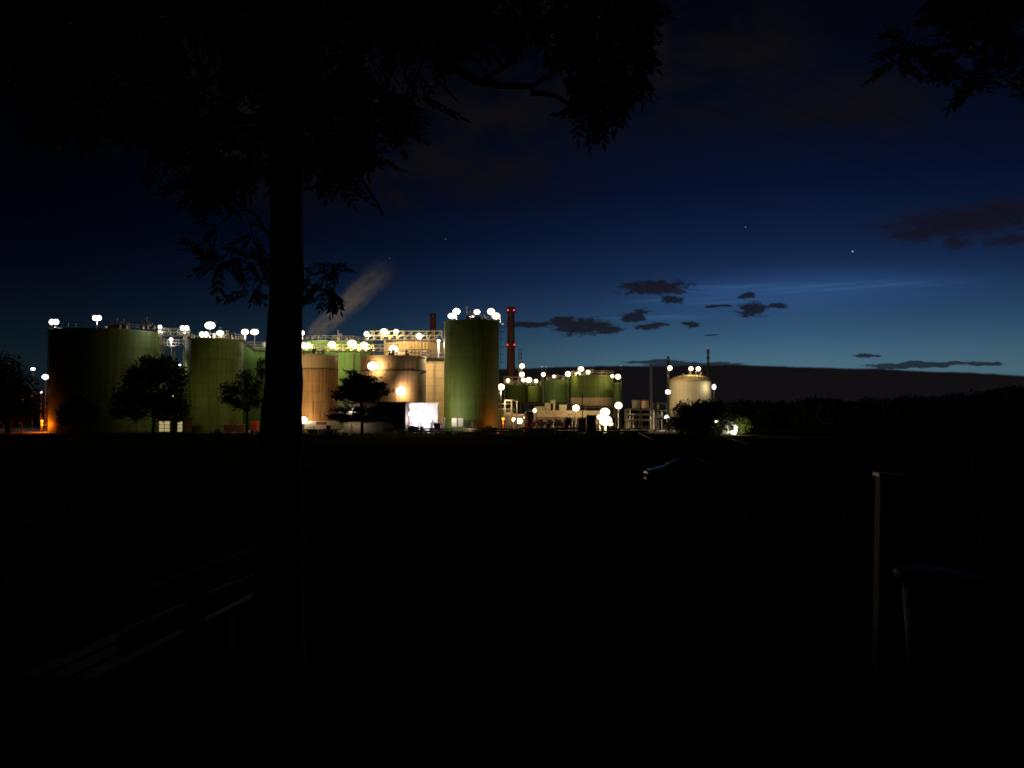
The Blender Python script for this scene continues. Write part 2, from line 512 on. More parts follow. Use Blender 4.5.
# marks on the tall green tank: pale plates near the top
mb = MB()
for (px, py) in ((451, 329), (451, 336)):
    a = math.asin(((px - 471.5) / F * (T7['Y'] - T7['r'])) / T7['r'])
    for dz in (0,):
        d = Vector((math.sin(a), -math.cos(a), 0)); p = T7['c'] + d * (T7['r'] + 0.03); z = z_at(py, T7['yf'])
        s_ = Vector((d.y, -d.x, 0)) * 0.4
        mb.bar(p + Vector((0, 0, z - 0.5)), p + Vector((0, 0, z + 0.5)), 0.55, 0.05)
mb.build('wall_plate', mat('pale_green_plate', (0.2, 0.26, 0.12)), T7['root'])

def roof_gear(t, specs, m='steel', seed=1):
    """pumps, pipes and valves standing on a roof"""
    for (px, w, h) in specs:
        mb = MB()
        Y = t['yf'] + 1.6
        x = P(px, 330, Y).x; z = t['ztop'] + 0.02
        mb.box((x - w*0.35, Y - 0.35, z), (x + w*0.25, Y + 0.4, z + h*0.4))
        mb.tube([(x - w*0.2, Y, z + h*0.3), (x - w*0.2, Y, z + h)], 0.12, 8)
        mb.tube([(x + w*0.2, Y, z + h*0.3), (x + w*0.2, Y, z + h*0.7), (x + w*0.5, Y + 0.2, z + h*0.75), (x + w*0.55, Y + 0.2, z)], 0.09, 8)
        mb.ball((x - w*0.2, Y, z + h), 0.22, 0.22, 0.16, 8, 6)
        mb.build('roof_pump', M[m], t['root'])
roof_gear(T1, [(112, 2.2, 1.4), (118, 1.6, 2.0), (125, 1.4, 1.8), (142, 1.0, 1.4), (147, 0.8, 2.2), (153, 1.4, 1.0)], 'yellow_steel')
roof_gear(T2, [(222, 1.6, 2.2), (230, 1.8, 1.6), (190, 1.4, 1.0)], 'yellow_steel')
roof_gear(T5, [(372, 1.6, 0.8), (392, 2.0, 0.8), (408, 1.4, 0.9)], 'yellow_steel')
roof_gear(T3, [(305, 1.6, 0.6), (320, 1.2, 0.5)], 'dark_steel')
roof_gear(T7, [(468, 1.0, 2.6), (473, 1.6, 1.3), (479, 1.8, 1.5), (485, 1.2, 0.9)], 'white_metal')
roof_gear(T13, [(684, 1.2, 1.6), (697, 1.6, 2.2)], 'yellow_steel')
roof_gear(T4, [(339, 1.0, 2.4), (350, 3.0, 0.8)], 'steel')
roof_gear(T9, [(548, 1.2, 1.0), (563, 1.0, 0.9)], 'steel')
roof_gear(T10, [(578, 1.2, 0.9), (592, 1.2, 1.2)], 'steel')

# ------------------------------------------------------------------ walkways, frames
def truss(name, label, a, b, h, w, m, bay=1.6, cat='walkway', legs=(), deck=True):
    """a railed walkway of posts, rails and diagonals from a to b"""
    a = Vector(a); b = Vector(b); d = b - a; L = d.length; d.normalize()
    s = d.cross(Vector((0, 0, 1))).normalized() * (w / 2)
    root = thing(name, a, label, cat)
    if deck:
        mb = MB(); mb.bar(a, b, w, 0.16); mb.build('deck', M['dark_steel'] if m is M['dark_steel'] else M['steel'], root)
    for sg in (-1, 1):
        mb = MB(); n = max(2, int(L / bay)); prev = None
        for i in range(n + 1):
            p = a + d * (L * i / n) + s * sg + Vector((0, 0, 0.09))
            mb.bar(p, p + Vector((0, 0, h)), 0.09)
            if prev is not None:
                for hh in (h, h * 0.5):
                    mb.bar(prev + Vector((0, 0, hh)), p + Vector((0, 0, hh)), 0.08)
                if h > 1.3:
                    mb.bar(prev, p + Vector((0, 0, h)), 0.07)
            prev = p
        mb.build('railing', m, root)
    for k in legs:
        p = a + d * (L * k)
        mb = MB()
        for sg in (-1, 1):
            mb.bar(p + s*sg - Vector((0, 0, 0.09)), Vector((p.x, p.y, GZ)) + s*sg, 0.2)
        zz = GZ + 3
        while zz < p.z - 3:
            mb.bar(Vector((p.x, p.y, zz)) - s, Vector((p.x, p.y, zz + 3)) + s, 0.09); zz += 3
        mb.build('trestle', m, root)
    return root

truss('walkway', 'upper walkway between the widest dark green tank and its neighbour', P(160, 336, 173), P(188, 336, 173), 1.4, 1.4, M['yellow_steel'], legs=(0.1, 0.9))
truss('walkway', 'lower walkway platform under the upper one beside the big leafy tree', P(160, 346, 172), P(186, 346, 172), 1.2, 1.4, M['yellow_steel'], legs=(0.5,))
truss('walkway', 'lamp lit walkway crossing in front of the bright green domed tank', P(304, 351.5, 184), P(388, 351.5, 184), 1.4, 1.5, M['yellow_steel'], legs=(0.08, 0.6, 0.97))
truss('walkway', 'high lattice walkway above the pale ribbed tank', P(366, 340, 190), P(442, 340, 190), 1.9, 1.5, M['yellow_steel'], legs=(0.25, 0.97))
truss('walkway', 'dark walkway from the brown tank to the tallest green tank', P(392, 357, 180), P(445, 357, 180), 1.5, 1.4, M['dark_steel'], legs=(0.62,))

# sloping overflow pipe over the light green tank
rp = thing('overflow_pipe', P(268, 351, 176), 'bent grey pipe stepping down from the dark green tank to the trunk', 'pipe')
mb = MB()
mb.tube([P(228, 338.5, 172), P(243, 341, 172), P(255, 351, 176), P(276, 351, 176), P(276, 432, 176)], 0.3, 10)
mb.build('pipe', M['steel'], rp, smooth=True)
mb = MB()
for k in range(14):
    mb.bar(P(276, 352 + k*5.6, 175.6), P(279, 352 + k*5.6, 176.2), 0.3)
mb.build('pipe_clamp', M['dark_steel'], rp)

# blockwork tower in front of the ribbed tank
z_t = z_at(358.5, 182)
a = P(425, 400, 182); b = P(446.5, 400, 182)
tw = thing('block_tower', ((a.x + b.x)/2, 184, GZ), 'pale yellow blockwork tower between the brown tank and the tallest green tank', 'tower')
mb = MB(); mb.box((a.x, 182, GZ), (b.x, 187, z_t))
m, nt, bs = base_mat('tower_blockwork')
tc = nt.n('ShaderNodeTexCoord').outputs['Object']; x, y, z = nt.sep(tc)
br = nt.n('ShaderNodeTexBrick'); nt.put(br.inputs['Vector'], nt.comb(nt.math('ADD', x, y), z, 0.0))
for kk, vv in (('Scale', 1.0), ('Mortar Size', 0.05), ('Brick Width', 2.3), ('Row Height', 1.6)): br.inputs[kk].default_value = vv
br.inputs['Color1'].default_value = (0.42, 0.29, 0.13, 1); br.inputs['Color2'].default_value = (0.38, 0.26, 0.12, 1); br.inputs['Mortar'].default_value = (0.24, 0.16, 0.075, 1)
st = nt.noise(nt.comb(nt.math('MULTIPLY', x, 1.5), nt.math('MULTIPLY', z, 0.1), 0.0), 1.0, 5)
nt.put(bs.inputs['Base Color'], nt.mix(nt.math('MULTIPLY', nt.smooth(st, 0.5, 0.75), 0.5), br.outputs['Color'], (0.2, 0.15, 0.08)))
bs.inputs['Roughness'].default_value = 0.85
mb.build('wall', m, tw)
mb = MB(); mb.box((a.x - 0.2, 181.8, z_t), (b.x + 0.2, 187.2, z_t + 0.25)); mb.build('coping', M['dark_steel'], tw)

# ------------------------------------------------------------------ chimneys, masts, stacks
def red_material(): return emit('red_beacon', (1.0, 0.02, 0.04), 7)
M['beacon'] = red_material()

def chimney(label, px, ytop, wt, wb, ybot, Y, m, beacons=(), name='chimney'):
    zt = z_at(ytop, Y); zb = GZ; x = P(px, ytop, Y).x
    rt = wt / 2 / F * Y; zref = z_at(ybot, Y); rb = wb / 2 / F * Y
    slope = (rb - rt) / (zt - zref) if zt != zref else 0
    rbase = rt + slope * (zt - zb)
    root = thing(name, (x, Y, zb), label, 'chimney')
    mb = MB(); mb.lathe((x, Y, 0), [(rbase, zb), (rt, zt), (rt*0.75, zt), (rt*0.75, zt - 2)], n=32); mb.build('shaft', m, root, smooth=True)
    mb = MB(); mb.lathe((x, Y, 0), [(rt*1.12, zt - 1.2), (rt*1.12, zt - 0.2), (rt, zt - 0.2)], n=32); mb.build('collar', M['dark_steel'], root)
    for by in beacons:
        z = z_at(by, Y); r = rt + slope * (zt - z)
        gl = MB(); gl.lathe((x, Y, 0), [(r + 0.01, z - 0.55), (r + 0.5, z - 0.55), (r + 0.5, z - 0.45), (r + 0.01, z - 0.45)], n=24); ring_rail(gl, (x, Y), r + 0.45, z - 0.45, 0.9, step=0.9)
        gl.build('beacon_platform', M['dark_steel'], root)
        for sg in (-0.72, 0.72):
            c = Vector((x + sg * (r + 0.25), Y - 0.75*(r + 0.3), z))
            bc = MB(); bc.ball(c, 0.17, 0.17, 0.17, 10, 6); bc.build('beacon', M['beacon'], root)
    return root
chimney('tall brick red chimney with two rings of red warning lights', 511, 307, 6.6, 8.6, 376, 262, M['brick_red'], (310.5, 345))
chimney('short dark red chimney rising behind the pale ribbed tank', 433, 313, 5.5, 6.5, 336, 245, M['dark_red'])
# base frame of the chimney
fr = thing('gantry', P(513, 430, 250), 'pale steel gantry around the foot of the brick red chimney', 'gantry')
mb = MB()
for px in (504.5, 512, 521):
    mb.bar(P(px, 377, 250), Vector((P(px, 377, 250).x, 250, GZ)), 0.3)
for py in (377, 383, 392): mb.bar(P(504, py, 250), P(521.5, py, 250), 0.3)
mb.bar(P(504.5, 383, 250), P(512, 377, 250), 0.2); mb.bar(P(512, 383, 250), P(521, 377, 250), 0.2)
mb.build('frame', M['yellow_steel'], fr)

def lattice(label, px, ytop, Y, w, m, cap=None):
    x = P(px, ytop, Y).x; zt = z_at(ytop, Y)
    root = thing('lattice_mast', (x, Y, GZ), label, 'mast')
    mb = MB(); h = w / 2
    cs = [Vector((x + sx*h, Y + sy*h, 0)) for sx, sy in ((-1, -1), (1, -1), (1, 1), (-1, 1))]
    for c in cs: mb.bar(c + Vector((0, 0, GZ)), c + Vector((0, 0, zt)), 0.2)
    z = GZ
    k = 0
    while z < zt - 1.2:
        for i in range(4):
            a, b = cs[i], cs[(i+1) % 4]
            if k % 2: a, b = b, a
            mb.bar(a + Vector((0, 0, z)), b + Vector((0, 0, z + 1.2)), 0.09)
        z += 1.2; k += 1
    mb.build('lattice', m, root)
    mb = MB(); mb.box((x - h - 0.1, Y - h - 0.1, zt), (x + h + 0.1, Y + h + 0.1, zt + 0.12)); mb.build('top_plate', m, root)
    return root
lattice('dark lattice mast right of the brick red chimney', 520.2, 349.5, 236, 0.7, M['dark_steel'])
lattice('slim flare mast standing behind the dark twin tanks', 651, 365, 190, 0.3, M['dark_steel'])

def stack(label, px, ytop, Y, w, bands=3, name='vent_stack'):
    x = P(px, ytop, Y).x; zt = z_at(ytop, Y); r = w/2/F*Y
    root = thing(name, (x, Y, GZ), label, 'stack')
    mb = MB(); mb.tube([(x, Y, GZ), (x, Y, zt)], [r, r*0.85], 12); mb.build('pipe', M['dark_steel'], root, smooth=True)
    mb = MB()
    for k in range(bands):
        z = zt - 1.0 - k * 1.3
        mb.lathe((x, Y, 0), [(r*0.9, z), (r*1.5, z), (r*1.5, z + 0.5), (r*0.9, z + 0.5)], n=12)
    mb.build('collar', M['dark_steel'], root)
    mb = MB(); mb.ball((x, Y, zt + 0.12), 0.16, 0.16, 0.16, 8, 6); mb.build('tip', M['white_metal'], root)
    return root
stack('thin dark vent stack on the left of the cream domed tank', 668, 356, 188, 2.4)
stack('taller thin dark vent stack on the right of the cream domed tank', 708, 349, 200, 2.2)
for px, yt, lab in ((541.8, 367, 'left of two thin steel posts on the light green tank'), (546.2, 367, 'right of two thin steel posts on the light green tank')):
    stack(lab, px, yt, 212, 0.7, 1, 'steel_post')
stack('thin post beside the narrow green vessel', 621.2, 366, 204, 0.9, 1, 'steel_post')

# ------------------------------------------------------------------ floodlights
LENS = {}
def lens_mat(col, s):
    key = (col, s)
    if key not in LENS:
        LENS[key] = emit('lit_lamp_glass', col, s)
    return LENS[key]
COOL = (1.0, 0.90, 0.98); WHITE = (1.0, 0.90, 0.74); WARM = (1.0, 0.76, 0.44); SODIUM = (1.0, 0.24, 0.02)
SC = 0.76
LAMP_GAIN = 2.1
GLASS = 7.0
def lamp(label, px, py, w, h, Y, col, s, pole=1.6, ground=False, arm=0.0, name='floodlight', cat='lamp', group=None, polem='steel', sc=None, omni=False, aim=(0, 1, -0.35), gain=1.0, cone=165):
    """a floodlight: post or wall arm, hood, and one or more lit glasses"""
    c = P(px, py, Y); k = Y / F * (sc or SC)
    hw, hh = w/2*k, h/2*k
    zb = GZ if ground else c.z - hh - pole
    if arm: base = Vector((c.x, c.y + arm, c.z))
    else: base = Vector((c.x, c.y, zb))
    root = thing(name, base, label, cat, group)
    mb = MB()
    if arm:
        mb.tube([c + Vector((0, arm, -0.1)), c + Vector((0, 0.1, -0.05))], 0.09, 8); mb.build('arm', M[polem], root)
    else:
        rp_ = 0.11 if ground else 0.07
        mb.tube([(c.x, c.y + 0.12, zb), (c.x, c.y + 0.12, c.z - hh*0.6)], rp_, 8); mb.build('pole', M[polem], root)
    n = max(1, round(hw / hh * 1.0))
    e = hw / n
    hb = MB()
    hb.box((c.x - hw - 0.05, c.y - 0.05, c.z + hh + 0.02), (c.x + hw + 0.05, c.y + hh*0.8 + 0.1, c.z + hh + 0.12))
    hb.build('hood', M['dark_steel'], root)
    for i in range(n):
        x = c.x - hw + e * (2*i + 1)
        mb = MB(); mb.ball((x, c.y, c.z), e*1.05, hh*0.8, hh, 10, 6)
        mb.build('glass', lens_mat(col, GLASS), root, smooth=True)
    inten = s * LAMP_GAIN * math.pi * hw * hh * gain
    ld = bpy.data.lights.new('bulb', 'POINT' if omni else 'SPOT')
    ld.energy = inten * 4 * math.pi
    ld.color = tuple(v ** 1.35 for v in col) if col is not COOL else col
    ld.shadow_soft_size = 0.35
    lo = bpy.data.objects.new('bulb', ld); COL.objects.link(lo)
    a_ = Vector(aim).normalized()
    if omni: off = Vector((0, 0, -hh - 0.5))
    else:
        ld.spot_size = R(cone); ld.spot_blend = 0.6
        off = a_ * (max(hh, hw if abs(a_.x) > 0.5 else hh) + 0.3)
        lo.rotation_euler = a_.to_track_quat('-Z', 'Y').to_euler()
    lo.parent = root; lo.location = c + off - base
    return root

S = 60
# the widest dark green tank
lamp('lone floodlight on the far left rim of the widest dark green tank', 54, 322, 12, 7, 174, COOL, S*0.8, 1.2)
lamp('floodlight on a mast in the middle of the widest dark green tank', 97, 318, 11, 6.5, 172, COOL, S*0.8, 2.0, omni=True, gain=0.3)
lamp('small floodlight at the right rim of the widest dark green tank', 160, 327, 4.5, 4.5, 172, COOL, S*0.7, 2.0, omni=True, gain=0.6)
lamp('double floodlight above the upper walkway left of the floodlit cluster', 184.5, 328, 11, 6, 173, COOL, S, 1.4, omni=True, gain=0.12)
lamp('small floodlight between the two left walkways', 171, 339.5, 4.5, 4.5, 171, COOL, S, 1.2, omni=True, gain=0.5)
lamp('thin strip light glinting through the crown of the big leafy tree', 178.5, 365, 6, 2, 168, COOL, S*0.5, 3, ground=True)
# second green tank
lamp('topmost and largest lamp of the cluster of three on the green tank rim', 210, 325.5, 13, 9, 169, WHITE, S, 2.0)
lamp('lower left lamp of the cluster of three on the green tank rim', 204, 334.5, 11, 7, 167.5, WHITE, S, 0.6)
lamp('lower right lamp of the cluster of three on the green tank rim', 220, 333, 9, 6, 168, WHITE, S, 0.7)
lamp('left lamp of the pair on the light green tank beside the trunk', 245, 332, 9, 7, 183.5, WHITE, S, 2.5, omni=True, gain=0.4)
lamp('right lamp of the pair on the light green tank beside the trunk', 254.5, 332, 10, 7, 188, WHITE, S, 2.5, aim=(0.2, 1, -0.5))
# bright green tank and its walkway
lamp('small high lamp peeking out at the right edge of the trunk', 302, 333, 6, 6, 190, WHITE, S*0.7, 3, omni=True, gain=5, ground=True)
lamp('leftmost lamp on the walkway before the bright green domed tank', 306, 345.5, 12, 8, 182.5, WARM, S*1.1, 1.0)
lamp('second lamp from the left on the walkway before the green domed tank', 332, 344.5, 9, 8, 182.5, WARM, S*1.1, 1.0)
lamp('third lamp on the walkway, above the top of the pine tree', 352, 343.5, 11, 9, 182.5, WARM, S*1.1, 1.0)
lamp('fourth lamp on the walkway, over the left rim of the brown tank', 364, 345.5, 10, 9, 182.5, WARM, S*1.1, 1.0)
lamp('small lamp above the left end of the lattice walkway', 366.5, 334, 6, 6, 189, WHITE, S, 1.0)
lamp('bigger lamp of the two on top of the lattice walkway', 384, 331.5, 9, 7, 189, WARM, S*1.2, 1.0)
lamp('smaller lamp of the two on top of the lattice walkway', 396, 331.5, 6, 5.5, 189, WARM, S*1.2, 1.0)
lamp('lamp on the lattice walkway in front of the short red chimney', 419, 336, 7, 6.5, 188.5, WARM, S*1.2, 0.8)
lamp('small lamp on a white post left of the tallest green tank', 438.5, 341, 3.6, 3.6, 172, WHITE, S*1.2, 3.2, polem='white_metal', omni=True, gain=16)
lamp('round lamp in front of the ribbed tank above the brown tank', 393.5, 349, 11, 10, 176, WARM, S*1.4, 1.6, aim=(0.5, 1, -0.6), gain=1.5)
# lamps on the brown tank's wall
def on_wall(t, px, off):
    a = math.asin(max(-0.98, min(0.98, ((px - 512) / F * t['yf'] - t['X']) / t['r'])))
    return t['Y'] - math.cos(a) * t['r'] - off
lamp('big glaring lamp on the upper left wall of the brown tank', 372.5, 366, 12, 11, on_wall(T5, 372.5, 2.7), WARM, 24, arm=2.4, gain=1.2, aim=(0.25, 1, -0.1), cone=178)
lamp('big glaring round lamp low on the middle of the brown tank', 401, 391, 12, 12, on_wall(T5, 401, 2.5), WARM, 22, arm=2.2, gain=1.2, aim=(0.25, 1, -0.1), cone=178)
lamp('small lamp shining through the branches of the pine tree', 351.5, 410, 5.5, 5, 154.4, WHITE, S, ground=True, omni=True, gain=2.5)
lamp('ground level floodlight beside the trunk in front of the rusty tank', 303.5, 420, 10, 9, 161.5, WARM, S*2.2, ground=True, aim=(0.25, 1, 0.4), gain=0.1)
lamp('tall added floodlight mast, unseen behind the trunk of the near tree', 281.5, 376, 8, 7, 156, WARM, 100, ground=True, aim=(-0.15, 1, 0.1), gain=1.4, cone=178)  # added out of sight to light the green, rusty and brown tank fronts
lamp('added floodlight mast, unseen behind the crown of the big leafy tree', 171, 396, 6, 5, 160.3, WARM, 100, ground=True, aim=(0.15, 1, 0.05), gain=0.28, cone=176)  # extra unseen source for the fronts of the two dark green tanks
lamp('low added floodlight, unseen behind the widest low bush, aimed up the tallest tank', 466, 434, 3, 2.6, 150.6, WARM, 60, ground=True, aim=(0.02, 1, 0.75), gain=7.5, cone=120)  # unseen fill light, added to brighten the tallest tank evenly
lamp('small added lamp widening the glare left of the stacked lamps by the cabinets', 599.5, 417, 6, 6, 170, WARM, S, ground=True, gain=0.5)  # added to make the glare round the stacked lamps wider and less regular
lamp('small low added lamp widening the glare right of the stacked lamps', 610.5, 424, 6, 5, 169, WARM, S, ground=True, gain=0.5)  # second added lamp, merges with the stacked pair into one blob of glare
# loading bay glare
lamp('left floodlight glaring on the white loading bay wall', 411.5, 414, 7, 7, 158.6, COOL, 70, ground=True, gain=0.28, omni=True)
lamp('middle floodlight glaring on the white loading bay wall', 420.5, 412, 9, 8, 158.4, COOL, 80, ground=True, gain=0.6, omni=True)
lamp('right floodlight glaring on the white loading bay wall', 432.5, 416, 7, 7, 157.6, WHITE, 70, ground=True, omni=False, gain=1.2, aim=(1, 0.25, 0.1))
# tallest green tank
lamp('upper left floodlight on top of the tallest green tank', 456.5, 311.5, 9, 8, 165, WHITE, S, 1.6)
lamp('lower left floodlight on the rim of the tallest green tank', 452, 316, 10, 7, 164, WHITE, S, 0.5)
lamp('middle floodlight on top of the tallest green tank', 477, 312, 7.5, 6.5, 166, WHITE, S, 1.6)
lamp('upper right floodlight on top of the tallest green tank', 491, 311.5, 9, 8, 165.5, WARM, S, 1.6)
lamp('lower right floodlight on the rim of the tallest green tank', 496, 316, 10, 8, 166, WARM, S, 0.5)
lamp('street lamp at the lower right edge of the tallest green tank', 501, 387, 8.5, 8, 171, WARM, S*1.1, ground=True, name='street_lamp', omni=True, gain=0.6)
# chimney foot and right-hand row
lamp('topmost lamp on the dark lattice mast', 522, 366, 6, 6, 234, WARM, S, arm=1.0, gain=0.25)
lamp('second lamp down on the dark lattice mast', 522, 374.5, 6, 6, 234, WARM, S, arm=1.0, gain=0.25)
lamp('lamp on the roof edge at the foot of the lattice mast', 523.5, 380, 5, 5, 231, WARM, S, 1.0, gain=0.25)
lamp('brighter lamp on the roof right of the lattice mast', 529, 380, 7, 6.5, 231, WARM, S, 1.0, gain=0.25)
lamp('small lamp on the pale frame left of the chimney foot', 508, 380.5, 4.5, 4.5, 249, WARM, S, 1.0, gain=0.25)
lamp('small lamp on the small dark green tank with white marks', 536, 381, 4.5, 4.5, 239, WARM, S, 1.2, gain=0.35)
lamp('lamp between the two thin posts on the light green tank', 543.3, 374.5, 5, 5, 208, WARM, S, 1.2, ground=True, gain=0.35)
lamp('smallest lamp in the middle of the light green tank roof', 554, 376.5, 3.6, 3.6, 208, WARM, S, 0.8, ground=True, gain=0.35)
lamp('lamp where the light green tank meets the tan banded one', 568, 374, 6.5, 6.5, 207, WARM, S, 1.4, ground=True, gain=0.35)
lamp('highest lamp on the roof of the tan banded green tank', 581, 369, 7, 6, 212, WARM, S, 1.6, gain=0.6)
lamp('lamp just below the highest one on the tan banded tank', 578, 374, 7, 5.5, 212, WARM, S, 0.6, gain=0.6)
lamp('right lamp on the roof of the tan banded green tank', 588, 372, 5, 5, 212, WARM, S, 0.9, gain=0.6)
lamp('smaller of two lamps on top of the narrow green vessel', 612.3, 376.2, 4.2, 4.2, 204, WARM, S, 1.4, gain=0.35)
lamp('larger of two lamps on top of the narrow green vessel', 618, 376.8, 6.4, 6.4, 203, WARM, S, 1.2, gain=0.4)
lamp('street lamp in front of the long tan building', 576, 408, 8.5, 8, 180, WARM, S, ground=True, name='street_lamp', aim=(0, 1, 0.25), gain=0.6)
lamp('small lamp left of the long tan building roof', 535, 410.5, 5, 5, 180, WARM, S*0.9, ground=True, name='street_lamp', gain=0.3)
lamp('round lamp on a post below the narrow green vessel', 618.5, 405.5, 9, 8.5, 178, WARM, S, ground=True, name='street_lamp', gain=0.35)
lamp('upper glaring lamp of the stacked pair beside the dark cabinets', 605, 412, 12, 10, 172, WARM, S*1.2, ground=True, aim=(-0.2, 1, 0.3), gain=0.7)
lamp('lower and largest glaring lamp beside the dark cabinets', 605.5, 420.5, 16, 13, 171, WARM, S*1.2, 0.9, gain=0.6, omni=True, ground=True)
lamp('bright low lamp in front of the orange lit hall', 519.5, 421, 8, 7, 180, WARM, S, ground=True, gain=0.25)
lamp('smaller low lamp left of the bright one by the orange lit hall', 513.5, 419.5, 5, 4.5, 181, WARM, S, ground=True, gain=0.25)
lamp('orange low lamp at the foot of the tallest green tank', 503, 419, 3.6, 3.6, 163, SODIUM, S*2.2, ground=True, omni=True, gain=0.9)
lamp('tiny lamp right of the bright low one by the orange hall', 525, 417.5, 3.4, 2.6, 180, WARM, S, ground=True, gain=0.25)
# cream tank
lamp('lamp on the left stack beside the cream domed tank', 670, 368, 5.5, 5.5, 187, WARM, S*1.2, 1.2, arm=1.0)
lamp('left of two lamps on the top of the cream dome', 691, 368.6, 5.5, 5, 192, WARM, S*1.2, 1.4, gain=0.2)
lamp('right of two lamps on the top of the cream dome', 698.3, 368.8, 5.5, 5.5, 192, WARM, S*1.2, 1.4, gain=0.3)
lamp('lamp low on the left wall of the cream domed tank', 668, 392, 6, 6, 188, WHITE, S*1.2, ground=True, aim=(0.7, 1, 0), gain=0.15)
lamp('tall lamp on the right wall of the cream domed tank', 714, 387, 4.6, 6.5, 190, WHITE, S*1.4, ground=True, aim=(-0.8, 1, 0), gain=0.12)
lamp('lamp on the pipe rack left of the dark bush', 667, 417.5, 6, 6, 176, WHITE, S, ground=True)
lamp('added floodlight, unseen behind the dark bush, washing the cream tank', 688, 412, 6, 5, 172, WHITE, 200, ground=True, aim=(0, 1, 0.35), gain=0.55)  # added where the bush covers it, brightens the front of the cream tank
# far left
lamp('upper lamp above the dark tree at the left edge', 33, 369, 5, 3, 185, COOL, S*0.7, 2.5, ground=True)
lamp('wide lamp on the left side of the widest dark green tank', 45.5, 377, 9, 6.5, 176, COOL, S*0.7, 3, ground=True)
lamp('tiny lamp low at the left side of the widest green tank', 41, 392, 2.6, 2.6, 172, WARM, S*0.4, 2, ground=True)
lamp('orange street lamp on a pale post at the left edge', 22, 400, 2.6, 2.6, 163, SODIUM, S*1.0, ground=True, name='street_lamp', polem='white_metal')
lamp('low sodium lamp at the lower left edge of the widest green tank', 42, 421, 3, 3, 169, SODIUM, S*9, ground=True, name='street_lamp', omni=True, gain=0.9)

# ------------------------------------------------------------------ buildings
def hall(name, label, xl, xr, ytop, Y, depth, wallm, roofm, cat='building', over=0.25):
    a = P(xl, 420, Y).x; b = P(xr, 420, Y).x; zt = z_at(ytop, Y)
    root = thing(name, ((a+b)/2, Y + depth/2, GZ), label, cat)
    mb = MB(); mb.box((a, Y, GZ), (b, Y + depth, zt)); mb.build('wall', wallm, root)
    mb = MB(); mb.box((a - over, Y - over, zt), (b + over, Y + depth + over, zt + 0.3)); mb.build('roof', roofm, root)
    return root, a, b, zt

# dark shed and white loading bay
sh, a, b, zt = hall('shed', 'dark brown clad shed behind the pine tree', 344, 405.5, 403.5, 155.5, 5.2, M['shed'], M['dark_steel'])
mb = MB(); mb.box((a + 0.3, 155.45, GZ), (a + 3.0, 155.5, GZ + 2.6)); mb.build('door', M['tan'], sh)
bay, a, b, zt = hall('loading_bay', 'dazzling white loading bay wall right of the dark shed', 406.5, 437.5, 404.5, 161.6, 1.0, M['white'], M['white'], over=0.15)
mb = MB(); mb.box((b - 1.4, 161.55, GZ), (b - 0.3, 161.6, GZ + 2.1)); mb.build('door', M['steel'], bay)
mb = MB()
for i in range(3): mb.box((a + 0.5 + i*1.2, 161.5, GZ + 0.2), (a + 0.62 + i*1.2, 161.6, GZ + 4.8))
mb.build('downpipe', M['steel'], bay)
# long tan building
lt, a, b, zt = hall('long_hall', 'long low tan building with pale flat roof before the tank row', 531, 600, 412, 186, 8, M['tan'], M['pale_roof'])
mb = MB(); mb.box((a, 185.9, zt - 1.1), (b, 185.995, zt - 0.02)); mb.build('fascia', mat('pale_fascia_render', (0.22, 0.17, 0.10)), lt)
for i in range(7):
    x = a + 1.5 + i * 2.0
    w_ = MB(); w_.box((x, 185.94, GZ + 1.4), (x + 1.1, 185.99, GZ + 2.3)); wo = w_.build('window', M['glass'], lt)
    s_ = MB(); s_.box((x - 0.1, 185.88, GZ + 1.3), (x + 1.2, 186.0, GZ + 1.39)); s_.build('sill', M['pale_roof'], wo)
for px, w, h in ((549, 1.8, 1.6), (553, 1.0, 2.2), (563, 1.6, 1.2), (540, 2.4, 0.8)):
    x = P(px, 410, 188).x
    mb = MB(); mb.box((x - w/2, 188, zt + 0.3), (x + w/2, 189.5, zt + 0.3 + h)); mb.box((x - w/2 - 0.1, 187.9, zt + 0.3 + h), (x + w/2 + 0.1, 189.6, zt + 0.4 + h)); mb.build('roof_unit', M['yellow_steel'], lt)
oh, a, b, zt = hall('orange_hall', 'low hall lit orange right of the tallest green tank', 503.5, 530, 415.5, 184, 6, M['tan'], M['pale_roof'])
mb = MB(); mb.box((a + 1.0, 183.95, GZ), (a + 3.4, 184, GZ + 2.4)); mb.build('door', M['dark_steel'], oh)
# lit glazed gatehouse under the big leafy tree
gh, a, b, zt = hall('gatehouse', 'small building with lit glazed front under the big leafy tree', 158, 184, 419, 161.5, 4, M['tan'], M['dark_steel'])
M['lit_window'] = emit('lit_window_glass', (1.0, 0.82, 0.38), 0.42)
for i, (x0, x1) in enumerate(((159.5, 164.3), (165, 170), (178, 182.6))):
    xa, xb = P(x0, 420, 161.5).x, P(x1, 420, 161.5).x
    fm = MB(); fm.box((xa - 0.06, 161.4, GZ + 0.25), (xb + 0.06, 161.5, GZ + 2.35)); wo = fm.build('window', M['dark_steel'], gh)
    for j in range(3):
        pn = MB(); pn.box((xa, 161.36, GZ + 0.32 + j*0.68), (xb, 161.4, GZ + 0.32 + j*0.68 + 0.58)); pn.build('pane', M['lit_window'], wo)
